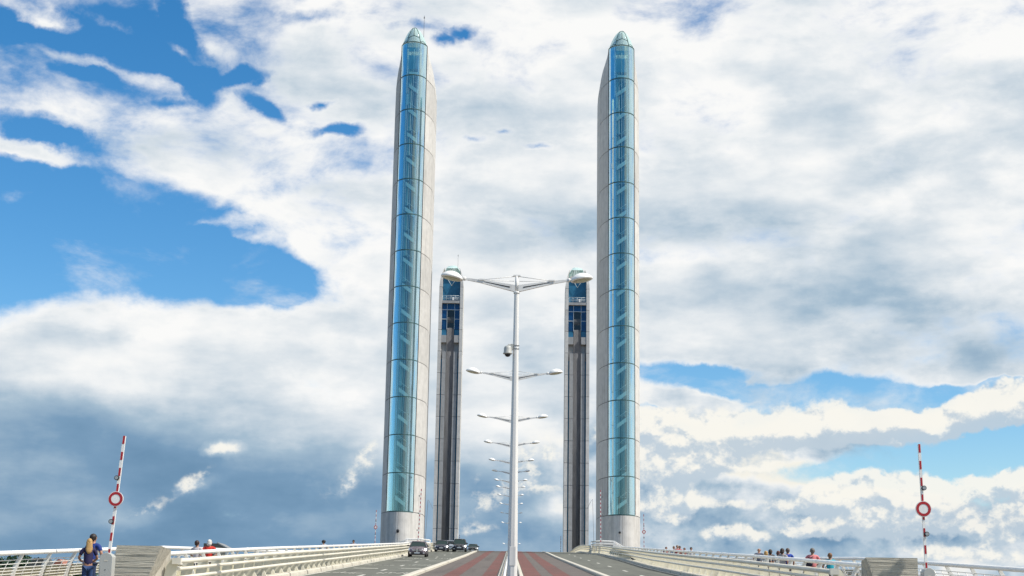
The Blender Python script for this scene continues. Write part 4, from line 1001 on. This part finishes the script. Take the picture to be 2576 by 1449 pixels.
    skin_obj('trousers', Tr, ET, cm(trousers), P)
    for s in (-1, 1):
        f = st*s; sh = MB(); sh.prism([(s*.11-.05, f-.08), (s*.11+.05, f-.08), (s*.11+.055, f+.10), (s*.11+.02, f+.19), (s*.11-.03, f+.19), (s*.11-.05, f+.10)], 0, .075)
        sh.build('shoe', M['dark'], P, bevel=.02)
    if hairlen != 'none':
        hb = MB()
        def ell(cx_, cy_, cz_, rx_, ry_, rz_, n=14, m=9):
            rg = []
            for q in range(m):
                t = -math.pi/2+math.pi*(q+.25)/(m-.5); rr = math.cos(t)
                rg.append([(cx_+rx_*rr*math.cos(a), cy_+ry_*rr*math.sin(a), cz_+rz_*math.sin(t)) for a in [2*math.pi*k_/n for k_ in range(n)]])
            hb.loft(rg)
        if hairlen == 'curly': ell(0, ly-.02, 1.68, .145, .145, .135)
        else: ell(0, ly-.012, 1.672, .096, .112, .108)
        if hairlen == 'full': ell(0, ly-.045, 1.60, .098, .080, .10)
        if hairlen == 'short': ell(0, ly-.045, 1.615, .078, .062, .07)
        if hairlen == 'long':
            hb.loft([[(sx_*w_, ly-.03-d_+sy_*t_, z_) for sx_, sy_ in ((-1, -.6), (-.5, -1), (.5, -1), (1, -.6), (1, .6), (.5, 1), (-.5, 1), (-1, .6))] for z_, w_, d_, t_ in ((1.71, .082, 0, .07), (1.62, .098, .01, .08), (1.52, .104, .035, .05), (1.44, .112, .06, .035), (1.37, .09, .075, .028), (1.30, .035, .08, .02))])
        ho = hb.build('hair', cm(hair, .6), P)
    if bag:
        b = MB(); b.lathe([(.02, -.16), (.12, -.14), (.15, 0), (.12, .14), (.02, .17)], 12); bo = b.build('bag', cm(bag[0]), P); bo.location = bag[1]; bo.scale = (.6, .5, 1) if bag[0][0] > .2 else (1, .6, 1)
        MB().tube([(bag[1][0], bag[1][1]*.9, bag[1][2]+.15), (bag[1][0]*.3, -.14, 1.38), (-bag[1][0]*.5, 0, 1.47)], .014, 5).build('bag_strap', cm(bag[0]), P)
    return P
BL, DN, WH = (.012, .03, .16), (.016, .035, .09), (.55, .50, .50)
person(-13.52, 48.0, 1.90, 25, (.010, .035, .20), (.014, .03, .08), (.02, .014, .012), 'man in a blue t-shirt with short dark hair leaning on the left railing', 'rest', lean=.05)
person(-13.20, 46.6, 1.76, -20, (.014, .010, .055), (.016, .045, .13), (.42, .25, .09), 'woman with long blond hair, navy top and jeans, in front of the man in blue', 'rest', 'long', lean=.06, skin=SKIND)
person(-12.7, 60.2, 1.66, 20, WH, (.10, .10, .12), (.03, .012, .010), 'person in a pale pink top with short dark hair, left of the red shirt', 'rest', 'short')
person(-12.2, 60.2, 1.70, 0, (.60, .035, .02), (.30, .27, .22), (.62, .60, .55), 'person in a bright red shirt with white hair and hands behind the back', 'behind', 'full')
person(-13.1, 104, 1.62, 180, (.45, .47, .48), (.05, .05, .07), (.012, .010, .010), 'distant walker with bushy dark hair whose head shows over the left barrier', 'walk', 'curly', skin=SKIND)
person(-12.6, 119, 1.66, 180, (.30, .30, .33), (.05, .05, .07), (.015, .012, .010), 'tiny farther walker, only a dark head over the left barrier near the tower', 'walk', skin=SKIND)
R0 = 'people on the walkways'
person(12.3, 73.8, 1.70, 20, ((.10, .12, .17), .8, 30), (.05, .06, .10), (.30, .28, .26), 'balding man in a grey-blue checked shirt, leftmost of the larger right group', 'walk', 'none')
person(12.2, 71.2, 1.55, 5, (.50, .50, .48), (.20, .15, .12), (.45, .26, .08), 'short person with ginger blond hair beside the dark haired one', 'walk', 'full')
person(12.8, 73.4, 1.62, 30, (.03, .025, .025), (.03, .03, .03), (.03, .02, .012), 'person in black with dark hair right of the ginger blond head', 'walk', 'full', skin=SKIND)
person(12.5, 69.6, 1.57, 0, (.42, .42, .45), (.10, .08, .07), (.10, .03, .02), 'person with reddish brown hair in a pale top, left of the tall dark haired one', 'walk', 'full')
person(12.55, 68.8, 1.69, 40, (.36, .33, .31), (.08, .08, .08), (.025, .014, .010), 'tall dark haired person in a patterned pale top in the middle of the right group', 'walk', 'full')
person(13.0, 69.9, 1.70, 0, (.008, .05, .32), (.04, .04, .06), (.10, .07, .06), 'man in a bright blue top at the right end of the group', 'walk', 'short')
person(12.6, 62.2, 1.74, 5, (.62, .20, .20), (.10, .10, .11), (.13, .115, .10), 'grey haired man in a pink shirt with a dark shoulder bag, right walkway', 'rest', 'short', bag=((.012, .012, .03), (-.16, -.17, 1.16)))
person(12.6, 58.8, 1.58, 0, (.012, .33, .42), (.12, .08, .07), (.18, .09, .04), 'person in a turquoise t-shirt with short brown hair, rightmost of the walkers', 'rest', 'short', bag=((.16, .02, .03), (-.20, .05, .95)))
for (x, y, h, sh, hr, lab) in ((12.1, 110.5, 1.60, (.02, .15, .35), (.20, .12, .08), 'tiny distant walker in blue, left of two in red'), (12.25, 109.5, 1.68, (.35, .03, .03), (.25, .20, .16), 'tiny distant walker in red with pale cap-like hair'),
                         (12.5, 110.2, 1.62, (.38, .03, .03), (.02, .015, .01), 'tiny distant walker in red with black hair'), (12.6, 108, 1.50, (.30, .12, .10), (.18, .08, .05), 'tiny distant head with brown hair right of the red pair'),
                         (12.9, 106.5, 1.56, (.5, .5, .52), (.012, .012, .014), 'tiny distant walker with black hair and white sleeve'), (12.0, 115, 1.52, (.3, .1, .1), (.15, .06, .04), 'tiny lone reddish head farthest along the right walkway')):
    person(x, y, h, 180, sh, (.05, .05, .07), hr, lab, 'walk', 'short')

# a black bird on the right barrier kerb
bd = empty('bird', (8.72+.3, 110.5, rz(110.5)+.17), math.radians(70), label='small black bird perched on the kerb below the right barrier', cat='bird')
bb = MB(); bb.loft([[(r*math.cos(a), y, z+r*1.0*math.sin(a)) for a in [k*math.pi/4 for k in range(8)]] for y, z, r in ((-.26, .10, .012), (-.12, .13, .035), (-.02, .16, .062), (.08, .20, .058), (.13, .26, .032), (.16, .29, .034), (.19, .30, .022), (.24, .29, .004))]); bb.build('body', M['black'], bd)
bb = MB()
for s in (-1, 1): bb.tube([(s*.025, .02, .11), (s*.03, .03, 0), (s*.03, .06, 0)], .007, 4)
bb.build('legs', M['dark'], bd)

# ------------------------------------------------------------------ far bank: trees and houses behind the left railing
def tree_mesh(seed, n, R_, H_, m):
    rnd = random.Random(seed); b = MB()
    cl = []
    for k in range(16):
        a = rnd.uniform(0, 6.28); q = rnd.random()**.6; hh = rnd.uniform(.30, .95); rr = R_*(1-.55*abs(hh-.55)*1.4)
        cl.append((q*rr*.75*math.cos(a), q*rr*.75*math.sin(a), hh*H_, R_*rnd.uniform(.26, .44)))
    for i in range(n):
        c = cl[i % 16]; u = Vector((rnd.gauss(0, 1), rnd.gauss(0, 1), rnd.gauss(0, 1))).normalized()*c[3]*rnd.uniform(.65, 1.05)
        p = Vector(c[:3])+Vector((u.x, u.y, u.z*.8)); s = rnd.uniform(.22, .5)
        t = Vector((rnd.gauss(0, 1), rnd.gauss(0, 1), rnd.gauss(0, 1))).normalized(); w_ = t.cross(u.normalized()+Vector((.01, 0, 0))).normalized()
        b.add([p-t*s, p+w_*s*.7, p+t*s, p-w_*s*.7], [(0, 1, 2, 3)])
    me = bpy.data.meshes.new('crown'); me.from_pydata(b.v, [], b.f); me.materials.append(m); return me, cl
crowns = [tree_mesh(3, 2600, 6, 13, M['leaf']), tree_mesh(5, 2600, 7, 12, M['leaf2']), tree_mesh(9, 2400, 5, 14, M['leaf2'])]
trunks = []
for me, cl in crowns:
    b = MB(); b.tube([(0, 0, -6), (.1, 0, 0), (0, .1, 4), (.1, 0, 9)], [.45, .36, .28, .1], 7)
    for c in cl[:6]: b.tube([(0, 0, 3), (c[0]*.5, c[1]*.5, c[2]*.7), c[:3]], [.16, .1, .04], 5)
    trunks.append(b.mesh('trunk', M['trunk']))
spots = [(-151, 428, 0, 1.1), (-143, 420, 1, 1.05), (-136.5, 418, 1, 1.12), (-131, 425, 0, .92), (-127, 410, 2, .86), (-122.5, 415, 0, .98), (-119, 420, 1, .90), (-113, 405, 2, .62), (-107, 410, 1, .95),
         (-103, 420, 0, 1.0), (-99, 405, 1, .93), (-128, 360, 0, .62), (-116, 352, 1, .58), (-107, 350, 0, .66), (-98, 348, 2, .55), (-90, 360, 1, .62), (-82, 356, 0, .6), (-74, 350, 1, .55), (-160, 400, 1, .95), (-95, 420, 2, .9), (-66, 345, 0, .52)]
tl = ['light green', 'dark broad', 'dark narrow']
for i, (x, y, k, s) in enumerate(spots):
    s *= 1.09 if y > 390 else 1.32
    t = empty('tree', (x, y, -4.9), random.uniform(0, 6), label=f'{tl[k]} tree on the far bank seen through the left railing', cat='tree', group=f'{tl[k]} trees on the far bank')
    inst('crown', crowns[k][0], t, (0, 0, 3.6*s), scale=(s, s, s)); inst('trunk', trunks[k], t, (0, 0, 3.6*s), scale=(s, s, s))
def house(x, y, w, d, h, roof, wall, lab, flat=False, zb=-5):
    Hh = empty('house', (x, y, zb), label=lab, cat='house')
    MB().box(-w/2, w/2, -d/2, d/2, 0, h).build('wall', wall, Hh)
    if flat:
        MB().prism([(-w/2-.3, h), (w/2+1.6, h), (w/2-.4, h+1.0), (-w/2-.3, h+1.0)], -d/2-.4, d/2+.4, 'y').build('roof', roof, Hh)
        MB().prism([(w/2-.35, h+1.0), (w/2+1.7, h), (w/2+1.9, h+.12), (w/2-.35, h+1.25)], -d/2-.42, d/2+.42, 'y').build('roof_edge', M['metal'], Hh)
    else: MB().prism([(-w/2-.4, h), (w/2+.4, h), (w/2-1.5, h+2.2), (-w/2+1.5, h+2.2)], -d/2-.4, d/2+.4, 'y').build('roof', roof, Hh)
    for fl in range(int(h//3)):
        for k in range(max(1, int(w//2.6))):
            f = MB().box(-w/2+.8+k*2.6, -w/2+2.0+k*2.6, -d/2-.06, -d/2-.01, fl*3+1, fl*3+2.4).build('window', M['window'], Hh)
house(-118.4, 395, 3.4, 8, 15.8, M['tile'], M['wallh'], 'house with a terracotta roof between the trees on the far bank')
house(-125.5, 400, 5, 7, 16.2, M['slate'], M['wallh'], 'grey-roofed pale house left of the terracotta roof on the far bank')
house(-59.5, 300, 2.7, 7, 16.4, M['slate'], M['greenwall'], 'dark green building with a flat dark roof right of the red-shirted person', flat=True, zb=-4)

# lamp standing on the quay walkway to the right: it throws the hooked shadow on the right block
ql = empty('quay_floodlight', (15.36, 37.6, -3.4), label='tall quay floodlight on a raked bracket, right of the right walkway', cat='floodlight')
MB().tube([(0, 0, 0), (0, 0, 11.9)], .09, 8).build('pole', M['pole'], ql)
MB().tube([(0, 0, 11.86), (-.50, .38, 11.1), (-1.06, .8, 10.22), (-1.0, .84, 10.12), (-.94, .86, 10.05)], .045, 8).build('arm', M['pole'], ql)
b = MB(); b.lathe([(.02, .14), (.10, .12), (.12, -.10), (.10, -.14)], 14, (-.92, .87, 9.98)); b.build('lamp_head', M['pole'], ql)
print('objects', len(bpy.data.objects))
